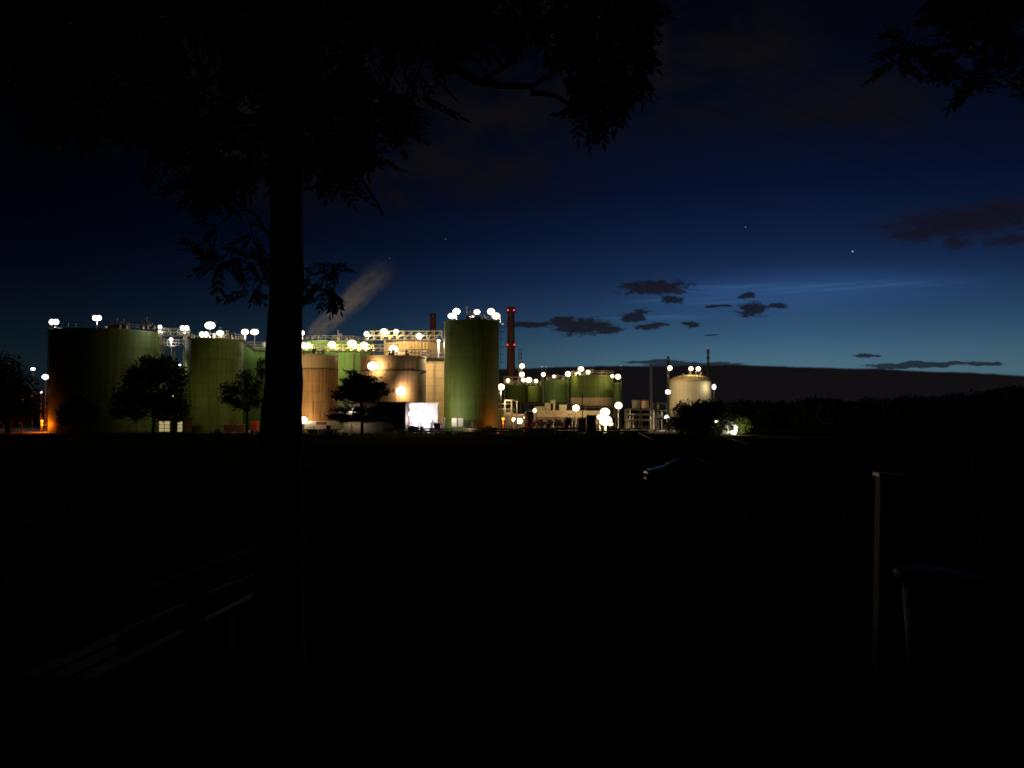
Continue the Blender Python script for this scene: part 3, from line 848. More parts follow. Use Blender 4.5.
# white trailer with a red sign
a = P(304, 425, 163).x; b = P(339, 425, 163).x
tr = thing('box_trailer', ((a+b)/2, 164, GZ), 'long white box trailer with faded red sign below the rusty tank', 'trailer')
zb_, zt_ = GZ + 0.75, z_at(421.3, 163)
mb = MB(); mb.box((a, 163, zb_), (b, 165.4, zt_)); mb.build('box', M['white_metal'], tr)
mb = MB(); mb.box((a, 163.1, zb_ - 0.2), (b, 165.3, zb_)); mb.build('chassis', M['dark_steel'], tr)
mb = MB(); x0 = P(316, 425, 163).x; x1 = P(326.5, 425, 163).x
mb.box((x0, 162.96, zt_ - 0.62), (x1, 162.99, zt_ - 0.1)); mb.build('sign_panel', M['sign_red'], tr)
def wheel(root, c, r, w, axis='y'):
    d = Vector((0, 1, 0)) if axis == 'y' else Vector((1, 0, 0))
    t = MB(); c = Vector(c)
    t.tube([c - d*w/2, c - d*w*0.35, c + d*w*0.35, c + d*w/2], [r*0.9, r, r, r*0.9], 20); ty = t.build('wheel', M['rubber'], root, smooth=False)
    q = MB(); q.tube([c - d*(w/2 + 0.012), c - d*(w/2 - 0.02)], r*0.62, 16)
    for k in range(5):
        an = 2*math.pi*k/5
        e = Vector((math.cos(an), 0, math.sin(an))) if axis == 'y' else Vector((0, math.cos(an), math.sin(an)))
        q.bar(c - d*(w/2 + 0.02), c + e*r*0.55 - d*(w/2 + 0.02), 0.05)
    q.build('rim', M['alloy'], ty)
for px in (318, 321.5, 331, 334.5): wheel(tr, (P(px, 425, 163).x, 163.25, GZ + 0.38), 0.38, 0.25)
# red container by the small tree
a = P(250.5, 425, 163).x; b = P(256.5, 425, 163).x
rc = thing('red_container', ((a+b)/2, 164, GZ), 'small bright red steel container left of the trunk', 'container')
mb = MB(); mb.box((a, 163, GZ + 0.5), (b, 164.6, z_at(421.5, 163)))
for i in range(5):
    x = a + (b - a) * (i + 0.5) / 5; mb.box((x - 0.04, 162.95, GZ + 0.55), (x + 0.04, 163.0, z_at(421.8, 163)))
mb.build('body', M['red'], rc)
mb = MB()
for x in (a + 0.1, b - 0.1): mb.box((x - 0.06, 163.1, GZ), (x + 0.06, 164.5, GZ + 0.5))
mb.build('skid', M['dark_steel'], rc)
# brown pumps left of it
pu = thing('pump_skid', P(233, 432, 163), 'rust brown pump skid at the foot of the dark green tank', 'pump')
mb = MB()
for px in (226, 231, 236, 241):
    x = P(px, 425, 163).x; mb.box((x - 0.42, 163, GZ + 0.2), (x + 0.42, 164.2, GZ + 1.5)); mb.ball((x, 163.5, GZ + 1.55), 0.35, 0.35, 0.25, 10, 6)
mb.build('housing', mat('rust_brown_paint', (0.16, 0.06, 0.035)), pu)
mb = MB(); mb.tube([P(222, 425, 163.4), P(248, 425, 163.4)], 0.14, 8); mb.build('pipe', M['steel'], pu)
bx = thing('valve_box', P(217.5, 432, 162), 'small tan valve box left of the rust brown pump skid', 'box')
x = P(217.5, 432, 162).x
mb = MB(); mb.box((x - 0.4, 162, GZ), (x + 0.4, 162.6, GZ + 0.85)); mb.build('case', M['tan'], bx)
mb = MB(); mb.box((x - 0.45, 161.95, GZ + 0.85), (x + 0.45, 162.65, GZ + 0.92)); mb.build('lid', M['steel'], bx)

# ------------------------------------------------------------------ yard equipment
# white double board on legs
a = P(452, 420, 160.5); b = P(463, 420, 160.5)
sb = thing('notice_board', ((a.x+b.x)/2, 160.5, GZ), 'white double panelled board on two legs before the tallest green tank', 'board')
zt_, zl_ = z_at(418.2, 160.5), z_at(426.5, 160.5)
for x0, x1 in ((a.x, (a.x+b.x)/2 - 0.1), ((a.x+b.x)/2 + 0.1, b.x)):
    mb = MB(); mb.box((x0, 160.5, zl_), (x1, 160.56, zt_)); mb.build('panel', M['white_metal'], sb)
for x in (a.x, (a.x+b.x)/2, b.x):
    mb = MB(); mb.box((x - 0.06, 160.56, GZ), (x + 0.06, 160.68, zt_ + 0.08)); mb.build('post', M['dark_steel'], sb)
# portal frame
gf = thing('portal_frame', P(511, 432, 172), 'pale tubular double portal frame right of the tallest green tank', 'frame')
mb = MB()
for px in (505, 511.5, 517): mb.tube([P(px, 400.5, 172), Vector((P(px, 400, 172).x, 172, GZ))], 0.14, 8)
for py in (400.5, 413.5): mb.tube([P(505, py, 172), P(517, py, 172)], 0.14, 8)
for py in (404, 409): mb.tube([P(499, py, 173), P(511.5, py, 173)], 0.09, 8)
mb.build('frame', M['white_metal'], gf, smooth=True)
# low green basin behind
tank('low green basin seen through the pale portal frame', 499, 515, 408.5, 190, M['green_light'], M['roof_green'], name='basin', cat='basin', rail=False)

def pipe_rack(label, xl, xr, ytop, Y, levels, bay, m='dark_steel', pipem=('steel', 'dark_steel'), depth=3.0, seed=0, vess=()):
    rnd = random.Random(seed)
    a = P(xl, 420, Y).x; b = P(xr, 420, Y).x; zt = z_at(ytop, Y)
    root = thing('pipe_rack', ((a+b)/2, Y, GZ), label, 'pipe rack')
    mb = MB(); n = max(1, int((b - a) / bay))
    for i in range(n + 1):
        x = a + (b - a) * i / n
        for yy in (Y, Y + depth):
            mb.bar((x, yy, GZ), (x, yy, zt), 0.2)
        for l in range(levels):
            z = zt - l * (zt - GZ - 1.0) / max(1, levels)
            mb.bar((x, Y, z), (x, Y + depth, z), 0.18)
    for l in range(levels):
        z = zt - l * (zt - GZ - 1.0) / max(1, levels)
        mb.bar((a, Y, z), (b, Y, z), 0.18); mb.bar((a, Y + depth, z), (b, Y + depth, z), 0.18)
    for i in range(n):
        if i % 2 == 0:
            x0 = a + (b - a) * i / n; x1 = a + (b - a) * (i + 1) / n
            mb.bar((x0, Y, GZ), (x1, Y, zt), 0.1); mb.bar((x1, Y, GZ), (x0, Y, zt), 0.1)
    mb.build('frame', M[m], root)
    for l in range(levels):
        z = zt - l * (zt - GZ - 1.0) / max(1, levels) + 0.26
        for q in range(3):
            yy = Y + 0.5 + q * (depth - 1) / 2; r = rnd.choice((0.1, 0.14, 0.18))
            x0 = a + rnd.random() * 1.5; x1 = b - rnd.random() * 1.5
            p = MB(); pts = [(x0, yy, GZ + 0.3), (x0, yy, z), (x1, yy, z)]
            if rnd.random() < 0.6: pts.append((x1, yy, GZ + 0.3))
            p.tube(pts, r, 8); p.build('pipe', M[rnd.choice(pipem)], root, smooth=False)
    return root, a, b, zt
pipe_rack('braced pipe rack below the tan banded green tank', 571, 616, 407.5, 196, 2, 3.2, seed=1, m='dark_steel', pipem=('dark_steel', 'steel'))
pipe_rack('dark pipe rack carrying the twin dark tanks', 627, 656, 410, 178, 3, 2.4, seed=2, pipem=('steel', 'dark_steel'))
pipe_rack('tall dark pipe rack with white downpipes beside the bush', 655, 668.5, 404, 174, 3, 1.4, seed=3, pipem=('white_metal', 'steel'), depth=2.0)
pipe_rack('low pipe rack below the chimney and dark green tank', 524, 575, 404.5, 205, 1, 3.4, seed=4)
pipe_rack('long rack of pipes low along the yard before the tan hall', 531, 578, 424, 172, 2, 2.8, seed=5, depth=2.0)
for xl, xr, lab in ((632, 640.3, 'left one of the twin dark tanks on the pipe rack'), (641, 648.5, 'right one of the twin dark tanks on the pipe rack')):
    tank(lab, xl, xr, 400, 180, M['brown'] if xl > 635 else M['shed'], M['dark_steel'], base_py=409.6, rail=False, cone=0.05)
def valve_stand(label, px, Y, seed):
    rnd = random.Random(seed); x = P(px, 430, Y).x
    r = thing('valve_stand', (x, Y, GZ), label, 'pipework')
    mb = MB(); mb.box((x - 1.1, Y - 0.5, GZ), (x + 1.1, Y + 0.5, GZ + 0.25)); mb.build('plinth', M['concrete'], r)
    xs = [x - 0.8 + 0.5*i + rnd.uniform(-0.1, 0.1) for i in range(4)]
    for q in xs:
        h = rnd.uniform(0.9, 2.9); mb = MB(); mb.tube([(q, Y, GZ + 0.2), (q, Y, GZ + h), (q + rnd.uniform(-0.4, 0.4), Y + 0.3, GZ + h + 0.2)], rnd.uniform(0.07, 0.16), 8); mb.build('pipe', M[rnd.choice(('dark_steel', 'dark_steel', 'steel'))], r)
        if rnd.random() < 0.7:
            w = MB(); w.lathe((q, Y - 0.25, GZ + h*0.6), [(0.01, -0.03), (0.22, -0.03), (0.22, 0.03), (0.01, 0.03)], n=14); w.build('handwheel', M['red'] if rnd.random() < 0.3 else M['dark_steel'], r)
    mb = MB(); z = GZ + rnd.uniform(0.6, 1.1); mb.tube([(x - 1.3, Y - 0.1, z), (x + 1.3, Y - 0.1, z)], 0.13, 8); mb.build('header_pipe', M['dark_steel'], r)
for i, (px, Y, lab) in enumerate(((506, 161, 'dark valve pipework left of the bright low orange lamps'), (516, 159, 'dark valve pipework in front of the bright low orange lamps'), (526, 160, 'dense dark valve pipework right of the orange lit hall'), (537, 158, 'dark valve pipework at the left end of the long tan hall'), (549, 160, 'dark valve pipework left of the middle of the long tan hall'), (562, 158.5, 'dark valve pipework right of the middle of the long tan hall'), (573, 160, 'dark valve pipework left of the dark equipment cabinets'), (613, 160, 'dark valve pipework right of the stacked glaring lamps'), (441, 158.6, 'valve pipework in the glare right of the white bay'), (472, 159, 'dark valve pipework right of the white double board'))):
    valve_stand(lab, px, Y, 300 + i)
def vessel(label, px, Y, w, h, m):
    x = P(px, 430, Y).x
    r = thing('process_vessel', (x, Y, GZ), label, 'vessel')
    mb = MB(); mb.lathe((x, Y, GZ), [(0.01, 0.5), (w*0.7, 0.6), (w, 0.9), (w, h - 0.5), (w*0.7, h - 0.15), (0.01, h)], n=24); mb.build('shell', M[m], r, smooth=True)
    for a in (0.8, 2.4, 3.9, 5.5):
        l = MB(); l.bar((x + w*0.85*math.cos(a), Y + w*0.85*math.sin(a), GZ), (x + w*0.85*math.cos(a), Y + w*0.85*math.sin(a), GZ + 1.0), 0.12); l.build('leg', M['dark_steel'], r)
    mb = MB(); mb.tube([(x, Y, GZ + h - 0.1), (x, Y, GZ + h + 0.5), (x + w + 0.5, Y, GZ + h + 0.5), (x + w + 0.5, Y, GZ + 0.4)], 0.09, 8); mb.build('pipe', M['steel'], r)
vessel('upright dark vessel between the orange hall and the long tan hall', 529, 164, 0.9, 4.2, 'dark_steel')
vessel('squat dark vessel in front of the right end of the long tan hall', 568, 166, 0.9, 3.0, 'dark_steel')
# dark cabinets
for xl, xr, yt, lab in ((579, 586, 418.5, 'shorter dark equipment cabinet left of the glaring lamps'), (587, 596, 415.5, 'taller dark equipment cabinet left of the glaring lamps')):
    a = P(xl, 420, 160).x; b = P(xr, 420, 160).x; zt_ = z_at(yt, 160)
    cb = thing('equipment_cabinet', ((a+b)/2, 160.5, GZ), lab, 'cabinet')
    mb = MB(); mb.box((a, 160, GZ + 0.15), (b, 161.4, zt_)); mb.build('case', M['dark_steel'], cb)
    mb = MB(); mb.box((a - 0.08, 159.9, zt_), (b + 0.08, 161.5, zt_ + 0.08)); mb.build('lid', M['dark_steel'], cb)
    mb = MB(); mb.box((a + 0.08, 159.95, GZ + 0.3), (b - 0.08, 160, zt_ - 0.15)); dr = mb.build('door', M['shed'], cb)
    mb = MB(); mb.box((b - 0.25, 159.9, GZ + 1.2), (b - 0.2, 159.95, GZ + 1.5)); mb.build('handle', M['steel'], dr)
# slim masts in front of the right-hand row
for px, yt, Y, lab in ((582.5, 394.5, 158, 'thin dark pole with a boxed head in front of the tan banded tank'), (556, 418, 164, 'short dark pole in front of the long tan building'), (619.5, 412, 160, 'slim dark pole in front of the glowing post lamp')):
    x = P(px, yt, Y).x
    po = thing('utility_pole', (x, Y, GZ), lab, 'pole')
    mb = MB(); mb.tube([(x, Y, GZ), (x, Y, z_at(yt, Y))], [0.12, 0.07], 8); mb.build('shaft', M['dark_steel'], po)
    mb = MB(); zz = z_at(yt, Y); mb.box((x - 0.14, Y - 0.12, zz - 0.6), (x + 0.14, Y + 0.12, zz)); mb.build('head', M['dark_steel'], po)
# long pipeline along the front
pl = thing('pipeline', P(500, 432.5, 152), 'long dark pipeline on low supports along the front of the plant', 'pipeline')
x0 = P(383, 432, 152).x; x1 = P(648, 432, 152).x
for zz, rr, yy in ((GZ + 0.62, 0.17, 152), (GZ + 1.05, 0.1, 152.3)):
    mb = MB(); mb.tube([(x0, yy, zz), (x1, yy, zz)], rr, 10); mb.build('pipe', M['dark_steel'], pl, smooth=True)
x = x0 + 1
while x < x1:
    mb = MB(); mb.box((x - 0.15, 151.75, GZ), (x + 0.15, 152.5, GZ + 0.45)); mb.bar((x, 152.45, GZ), (x, 152.45, GZ + 1.2), 0.1); mb.build('support', M['concrete'], pl)
    x += 4.2
# machines by the loading bay
def mini_loader(label, px, Y, sc_, m):
    x = P(px, 430, Y).x
    r = thing('site_vehicle', (x, Y, GZ), label, 'vehicle')
    mb = MB(); mb.box((x - 1.3*sc_, Y - 0.6, GZ + 0.45), (x + 0.9*sc_, Y + 0.6, GZ + 1.15*sc_)); mb.build('body', m, r)
    mb = MB(); mb.box((x - 0.4*sc_, Y - 0.55, GZ + 1.15*sc_), (x + 0.5*sc_, Y + 0.55, GZ + 1.95*sc_)); mb.build('cab', M['glass'], r)
    mb = MB(); mb.box((x - 0.5*sc_, Y - 0.6, GZ + 1.95*sc_), (x + 0.6*sc_, Y + 0.6, GZ + 2.05*sc_)); mb.build('cab_roof', m, r)
    for dx in (-0.85, 0.5):
        for dy in (-0.6, 0.6): wheel(r, (x + dx*sc_, Y + dy, GZ + 0.4), 0.4, 0.26)
mini_loader('dark red loader parked in the glare right of the loading bay', 436.5, 158.0, 1.0, M['sign_red'])
mini_loader('dark loader parked below the middle loading bay floodlight', 421.5, 156.5, 0.7, M['dark_steel'])
mini_loader('small white site vehicle right of the orange hall lamps', 548, 165, 0.9, M['white_metal'])
mini_loader('grey site vehicle left under the white box trailer', 328.5, 160.5, 0.75, M['steel'])
def tank_container(label, px, Y, m):
    x = P(px, 430, Y).x
    r = thing('tank_container', (x, Y, GZ), label, 'container')
    mb = MB(); mb.tube([(x - 0.95, Y, GZ + 1.0), (x - 0.8, Y, GZ + 1.0), (x + 0.8, Y, GZ + 1.0), (x + 0.95, Y, GZ + 1.0)], [0.35, 0.6, 0.6, 0.35], 18); mb.build('vessel', M[m], r, smooth=True)
    for xx in (x - 1.0, x + 1.0):
        f = MB()
        for yy in (Y - 0.65, Y + 0.65): f.bar((xx, yy, GZ), (xx, yy, GZ + 1.75), 0.1)
        f.bar((xx, Y - 0.65, GZ + 1.75), (xx, Y + 0.65, GZ + 1.75), 0.1); f.bar((xx, Y - 0.65, GZ + 0.3), (xx, Y + 0.65, GZ + 0.3), 0.1)
        f.build('frame', M['steel'], r)
tank_container('white tank container at the right edge of the dazzling bay', 437.5, 161.5, 'white_metal')
tank_container('tank container in front of the left part of the dazzling bay', 413, 156.2, 'steel')
# stacked drums and crates by the tallest tank
for i, (px, lab) in enumerate(((483, 'left dark crate at the orange lit foot of the tallest tank'), (489, 'middle dark crate at the orange lit foot of the tallest tank'), (494, 'right dark crate at the orange lit foot of the tallest tank'))):
    x = P(px, 430, 157).x
    r = thing('crate', (x, 157, GZ), lab, 'crate', 'dark crates at the foot of the tallest tank')
    mb = MB(); h_ = 1.2 + 0.3*(i == 1); mb.box((x - 0.5, 156.6, GZ), (x + 0.5, 157.6, GZ + h_))
    for k in range(4): mb.box((x - 0.52, 156.56, GZ + 0.08 + k*h_/4), (x + 0.52, 156.6, GZ + k*h_/4 + 0.24))
    mb.build('body', M['shed'], r)

# perimeter fence on the left
fe = thing('wire_fence', (-60, 147, GZ), 'thin wire fence with posts along the left meadow edge', 'fence')
x = -92.0
while x < -30:
    mb = MB(); mb.tube([(x, 147, GZ), (x, 147, GZ + 1.7)], 0.04, 6); mb.build('post', M['steel'], fe); x += 3.4
mb = MB()
for zz in (0.4, 0.9, 1.35, 1.65): mb.tube([(-92, 147, GZ + zz), (-30, 147, GZ + zz)], 0.012, 4)
mb.build('wire', M['steel'], fe)

# guard rails beside the lane on the right
def guard_rail(label, a, b):
    a = Vector(a); b = Vector(b)
    r = thing('guard_rail', (a.x, a.y, GZ), label, 'guard rail')
    mb = MB(); mb.tube([a, b], 0.035, 8); mb.build('rail', M['steel'], r, smooth=True)
    n = 7
    for i in range(n + 1):
        p = a.lerp(b, i / n)
        mb = MB(); mb.tube([(p.x, p.y, GZ), (p.x, p.y, p.z + 0.06)], 0.04, 8); mb.build('post', M['dark_steel'], r, smooth=True)
guard_rail('dim metal guard rail running from the pipe racks toward the parked car', P(638, 432.5, 143), P(660, 443, 96))
guard_rail('dim metal guard rail running right from the lit bush', P(722, 436, 122), P(757, 447, 86))
x = P(972.5, 467, 62).x
mk = thing('marker_post', (x, 62, GZ), 'slim white marker post far out on the dark meadow', 'post')
mb = MB(); mb.tube([(x, 62, GZ), (x, 62, z_at(456, 62))], 0.045, 8); mb.build('shaft', M['white_metal'], mk)
mb = MB(); mb.tube([(x, 62, z_at(467, 62)), (x, 62, z_at(465, 62))], 0.05, 8); mb.build('band', M['red'], mk)

# little lit cabin by the green bush
a = P(723, 430, 150).x; b = P(736, 430, 150).x
cb = thing('site_cabin', ((a+b)/2, 151, GZ), 'tiny white site cabin with dark window in front of the lit bush', 'cabin')
zt_ = z_at(425, 150)
mb = MB(); mb.box((a, 150, GZ + 0.2), (b, 152, zt_)); mb.build('wall', M['white_metal'], cb)
mb = MB(); mb.box((a - 0.12, 149.9, zt_), (b + 0.12, 152.1, zt_ + 0.1)); mb.build('roof', M['white_metal'], cb)
mb = MB(); mb.box((b - 1.1, 149.95, GZ + 0.8), (b - 0.3, 150, zt_ - 0.12)); mb.build('window', M['glass'], cb)
mb = MB(); mb.box((a, 150.1, GZ), (b, 151.9, GZ + 0.2)); mb.build('skid', M['dark_steel'], cb)
lamp('small lamp on a post left of the tiny white cabin', 716, 421.5, 2.4, 2.0, 148, WHITE, 70, ground=True, name='street_lamp', aim=(0.6, 1, -0.2), gain=3)
lamp('small lamp in front of the tiny cabin lighting the green bush', 737, 427.3, 1.6, 1.4, 149.6, WHITE, 60, 0.5, aim=(0, 1, 0.6), gain=11, omni=True)

# ------------------------------------------------------------------ the steam plume
p0 = P(311, 337, 208); p1 = P(398, 258, 214)
ax = p1 - p0; L = ax.length
rot = ax.to_track_quat('Z', 'Y').to_matrix()
mb = MB(); n = 24
prof = [(3.6, -1.5), (4.4, L*0.15), (5.6, L*0.45), (6.4, L*0.75), (6.8, L*1.0)]
mb.lathe((0, 0, 0), prof, n=n)
mb.f.append(tuple(reversed(range(n)))); mb.f.append(tuple((len(prof)-1)*n + j for j in range(n)))
pm = bpy.data.materials.new('steam'); pm.use_nodes = True; t = pm.node_tree; t.nodes.clear(); nt = NT(t)
tc = nt.n('ShaderNodeTexCoord').outputs['Object']; x, y, z = nt.sep(tc)
zz = nt.math('DIVIDE', z, L)
wob = nt.noise(nt.comb(0.0, 0.0, nt.math('MULTIPLY', z, 0.16)), 1.0, 2)
xx = nt.math('ADD', x, nt.math('MULTIPLY', nt.math('SUBTRACT', wob, 0.5), 4.5))
rr = nt.math('SQRT', nt.math('ADD', nt.math('MULTIPLY', xx, xx), nt.math('MULTIPLY', y, y)))
RR = nt.math('ADD', 2.6, nt.math('MULTIPLY', zz, 2.6))
rad = nt.smooth(nt.math('DIVIDE', rr, RR), 1.0, 0.1)
nz = nt.noise(nt.comb(nt.math('MULTIPLY', x, 1.0), nt.math('MULTIPLY', y, 1.0), nt.math('MULTIPLY', z, 0.35)), 0.75, 6, 0.62)
fall = nt.math('MULTIPLY', nt.smooth(zz, 0.98, 0.1), nt.smooth(zz, -0.05, 0.08))
den = nt.math('MULTIPLY', nt.math('MULTIPLY', rad, nt.smooth(nz, 0.34, 0.66)), fall)
den = nt.math('MULTIPLY', den, 0.58)
pv = nt.n('ShaderNodeVolumePrincipled'); pv.inputs['Color'].default_value = (0.95, 0.95, 0.95, 1); nt.put(pv.inputs['Density'], den)
pv.inputs['Anisotropy'].default_value = 0.2
o = nt.n('ShaderNodeOutputMaterial'); t.links.new(pv.outputs[0], o.inputs['Volume'])
plume = mb.build('steam_plume', pm)
plume.matrix_world = Matrix.Translation(p0) @ rot.to_4x4()
tag(plume, 'pale steam plume drifting up to the right behind the green domed tank', 'steam', kind='stuff')

# ------------------------------------------------------------------ foliage
def leaf_face(mb, p, d, n, l, w):
    s = d.cross(n).normalized() * (w/2)
    i = len(mb.v)
    mb.v += [p, p + d*l*0.4 + s, p + d*l, p + d*l*0.4 - s]
    mb.f.append((i, i+1, i+2, i+3))

def rdir(rnd):
    while True:
        v = Vector((rnd.uniform(-1, 1), rnd.uniform(-1, 1), rnd.uniform(-1, 1)))
        if 0.05 < v.length < 1: return v.normalized()

def lobe_crown(mb, lobes, n, size, rnd, gap=0.1):
    """leaves spread through lobes given as (centre, radii), thicker toward the outside, with gaps"""
    tot = sum(r.x*r.y*r.z for c, r in lobes)
    for c, r in lobes:
        k = int(n * (r.x*r.y*r.z) ** 0.8 / sum((q.x*q.y*q.z) ** 0.8 for _, q in lobes))
        for _ in range(k):
            d = rdir(rnd); rad = rnd.random() ** 0.45 * (1 + 0.16 * rnd.gauss(0, 1))
            p = c + Vector((d.x*r.x, d.y*r.y, d.z*r.z)) * rad
            if mnoise.noise(p * (0.55 / max(0.5, size))) < -0.28: continue
            leaf_face(mb, p, rdir(rnd), rdir(rnd), size * rnd.uniform(0.7, 1.5), size * rnd.uniform(0.6, 1.1))

def far_tree(name, label, px_trunks, Y, lobes_px, n, size, m='far_leaf', trunk_r=0.22, seed=1, cat='tree', group=None, depth=1.0):
    rnd = random.Random(seed)
    k = Y / F
    lobes = []
    for (lx, ly, rx, ry) in lobes_px:
        c = P(lx, ly, Y + rnd.uniform(-0.4, 0.4) * rx * k)
        lobes.append((c, Vector((rx*k, (rx+ry)*0.5*k*depth, ry*k))))
    x0 = P(px_trunks[0], 420, Y).x
    root = thing(name, (x0, Y, GZ), label, cat, group)
    mb = MB()
    for i, tp in enumerate(px_trunks):
        b = Vector((P(tp, 420, Y).x, Y, GZ - 0.05))
        near = [l for l in lobes if len(px_trunks) == 1 or abs(P(tp, 420, Y).x - l[0].x) <= min(abs(P(q, 420, Y).x - l[0].x) for q in px_trunks) + 1e-6]
        top = max(l[0].z for l in (near or lobes))
        zf = min(l[0].z - l[1].z*0.4 for l in (near or lobes))
        fork = Vector((b.x + rnd.uniform(-0.2, 0.2), Y, max(GZ + 0.8, min(zf, GZ + 4))))
        mb.tube([b, b.lerp(fork, 0.5) + Vector((0.06, 0, 0)), fork], [trunk_r*1.3, trunk_r, trunk_r*0.85], 9)
        for c, r in near:
            mid = fork.lerp(c, 0.5) + Vector((rnd.uniform(-.3, .3), rnd.uniform(-.3, .3), 0.2))
            mb.tube([fork, mid, c], [trunk_r*0.6, trunk_r*0.4, trunk_r*0.15], 6)
            for _ in range(5):
                e = c + Vector((rnd.uniform(-1, 1)*r.x, rnd.uniform(-1, 1)*r.y, rnd.uniform(-0.6, 1)*r.z))*0.8
                mb.tube([mid.lerp(c, rnd.random()), e], [trunk_r*0.18, trunk_r*0.05], 5)
    mb.build('trunk', M['bark'], root, smooth=True)
    cr = MB(); lobe_crown(cr, lobes, int(n*1.7), size, rnd); cr.build('crown', M[m], root)
    return root

far_tree('leafy_tree', 'big leafy tree with two trunks before the widest green tank', (153, 174), 157,
         [(160, 372, 20, 15), (140, 378, 18, 15), (176, 378, 12, 16), (128, 398, 17, 14), (118, 412, 9, 8), (150, 400, 18, 15), (172, 400, 15, 14), (135, 414, 12, 8), (182, 410, 8, 11), (163, 412, 12, 8), (147, 362, 9, 7), (167, 360, 8, 6)], 9000, 0.42, seed=3, trunk_r=0.25)
far_tree('leafy_tree', 'slender young tree with open crown left of the trunk', (246.8,), 156,
         [(246, 378, 9, 9), (232, 390, 12, 9), (250, 392, 12, 10), (259, 384, 7, 10), (228, 400, 9, 6), (240, 404, 12, 7), (257, 402, 8, 7), (262, 372, 7, 8), (262, 362, 5, 5)], 2700, 0.36, seed=5, trunk_r=0.2)
far_tree('leafy_tree', 'small round dark tree at the base of the widest green tank', (78,), 155,
         [(78, 410, 17, 13), (68, 414, 11, 11), (90, 413, 11, 11), (80, 401, 11, 8), (74, 420, 14, 8)], 3000, 0.36, seed=8, trunk_r=0.16)
far_tree('leafy_tree', 'big black tree cut off by the left edge', (8,), 160,
         [(2, 372, 22, 18), (18, 390, 20, 18), (-6, 396, 26, 22), (30, 408, 11, 16), (10, 412, 24, 15), (-20, 380, 22, 22)], 7000, 0.45, seed=11, trunk_r=0.4)

# the pine: tiers of dark needle pads on drooping limbs
def pine():
    rnd = random.Random(21); Y = 153; k = Y/F
    b = P(362.5, 432, Y); b.z = GZ
    root = thing('pine_tree', b, 'broad dark pine with layered branches in front of the brown tank', 'tree')
    tr_ = MB(); top = P(357, 371, Y)
    tr_.tube([b - Vector((0, 0, 0.1)), P(362, 420, Y), P(361, 400, Y), top], [0.3, 0.24, 0.18, 0.04], 10)
    cr = MB()
    pads = [(352, 373, 3, 2.5), (357, 377, 7, 3), (349, 381, 5, 3), (362, 381, 9, 3.5), (370, 380, 6, 3), (355, 385, 10, 4), (368, 386, 11, 4), (378, 386, 7, 4), (348, 389, 9, 4), (362, 391, 14, 4), (380, 391, 7, 4), (343, 394, 8, 4), (357, 396, 14, 5), (374, 395, 10, 4.5), (383, 393, 5, 3.5), (340, 398, 6, 3), (366, 400, 12, 3.5), (350, 399, 10, 3),
            (352, 410, 11, 3.5), (341, 411, 6, 2.6), (338, 417, 8, 3), (333, 417.5, 4, 2), (350, 417, 12, 3.5), (366, 412, 14, 5), (380, 414, 11, 4.5), (372, 419, 14, 4), (387, 419, 6, 3.5), (345, 421, 6, 2.4), (360, 420, 9, 3.5)]
    for (x, y, rx, ry) in pads:
        dY = rnd.uniform(-1, 1) * 14 * k * 0.8
        c = P(x, y, Y + dY)
        sp = P(361.5, min(425, y + 4), Y); tr_.tube([sp, sp.lerp(c, 0.6) + Vector((0, 0, -0.15)), c], [0.08, 0.055, 0.02], 5)
        for q in range(int(5 + rx)):        # spiky branch tips round each pad
            an = rnd.uniform(0, 2*math.pi); e_ = Vector((math.cos(an), math.sin(an), rnd.uniform(0.05, 0.45))).normalized()
            p_ = c + Vector((e_.x*rx*k, e_.y*rx*k*0.9, e_.z*ry*k))*0.85
            tl = rnd.uniform(0.5, 1.5)
            tr_.tube([c, p_, p_ + e_*tl], [0.03, 0.02, 0.008], 4)
            for z_ in range(14):
                b_ = p_ + e_*tl*rnd.random()
                leaf_face(cr, b_, (e_ + rdir(rnd)*0.8).normalized(), rdir(rnd), rnd.uniform(0.25, 0.45), rnd.uniform(0.1, 0.18))
        m_ = int(34 * rx * ry ** 0.6)
        for _ in range(m_):
            d = rdir(rnd); rad = rnd.random() ** 0.5 * (1 + 0.14*rnd.gauss(0, 1))
            p = c + Vector((d.x*rx*k, d.y*rx*k*0.9, d.z*ry*k)) * rad
            dd = Vector((d.x, d.y, rnd.uniform(-0.2, 0.9))).normalized()
            leaf_face(cr, p, dd, rdir(rnd), rnd.uniform(0.3, 0.6), rnd.uniform(0.12, 0.24))
    tr_.build('trunk', M['bark'], root, smooth=True); cr.build('crown', M['pine_leaf'], root)
pine()

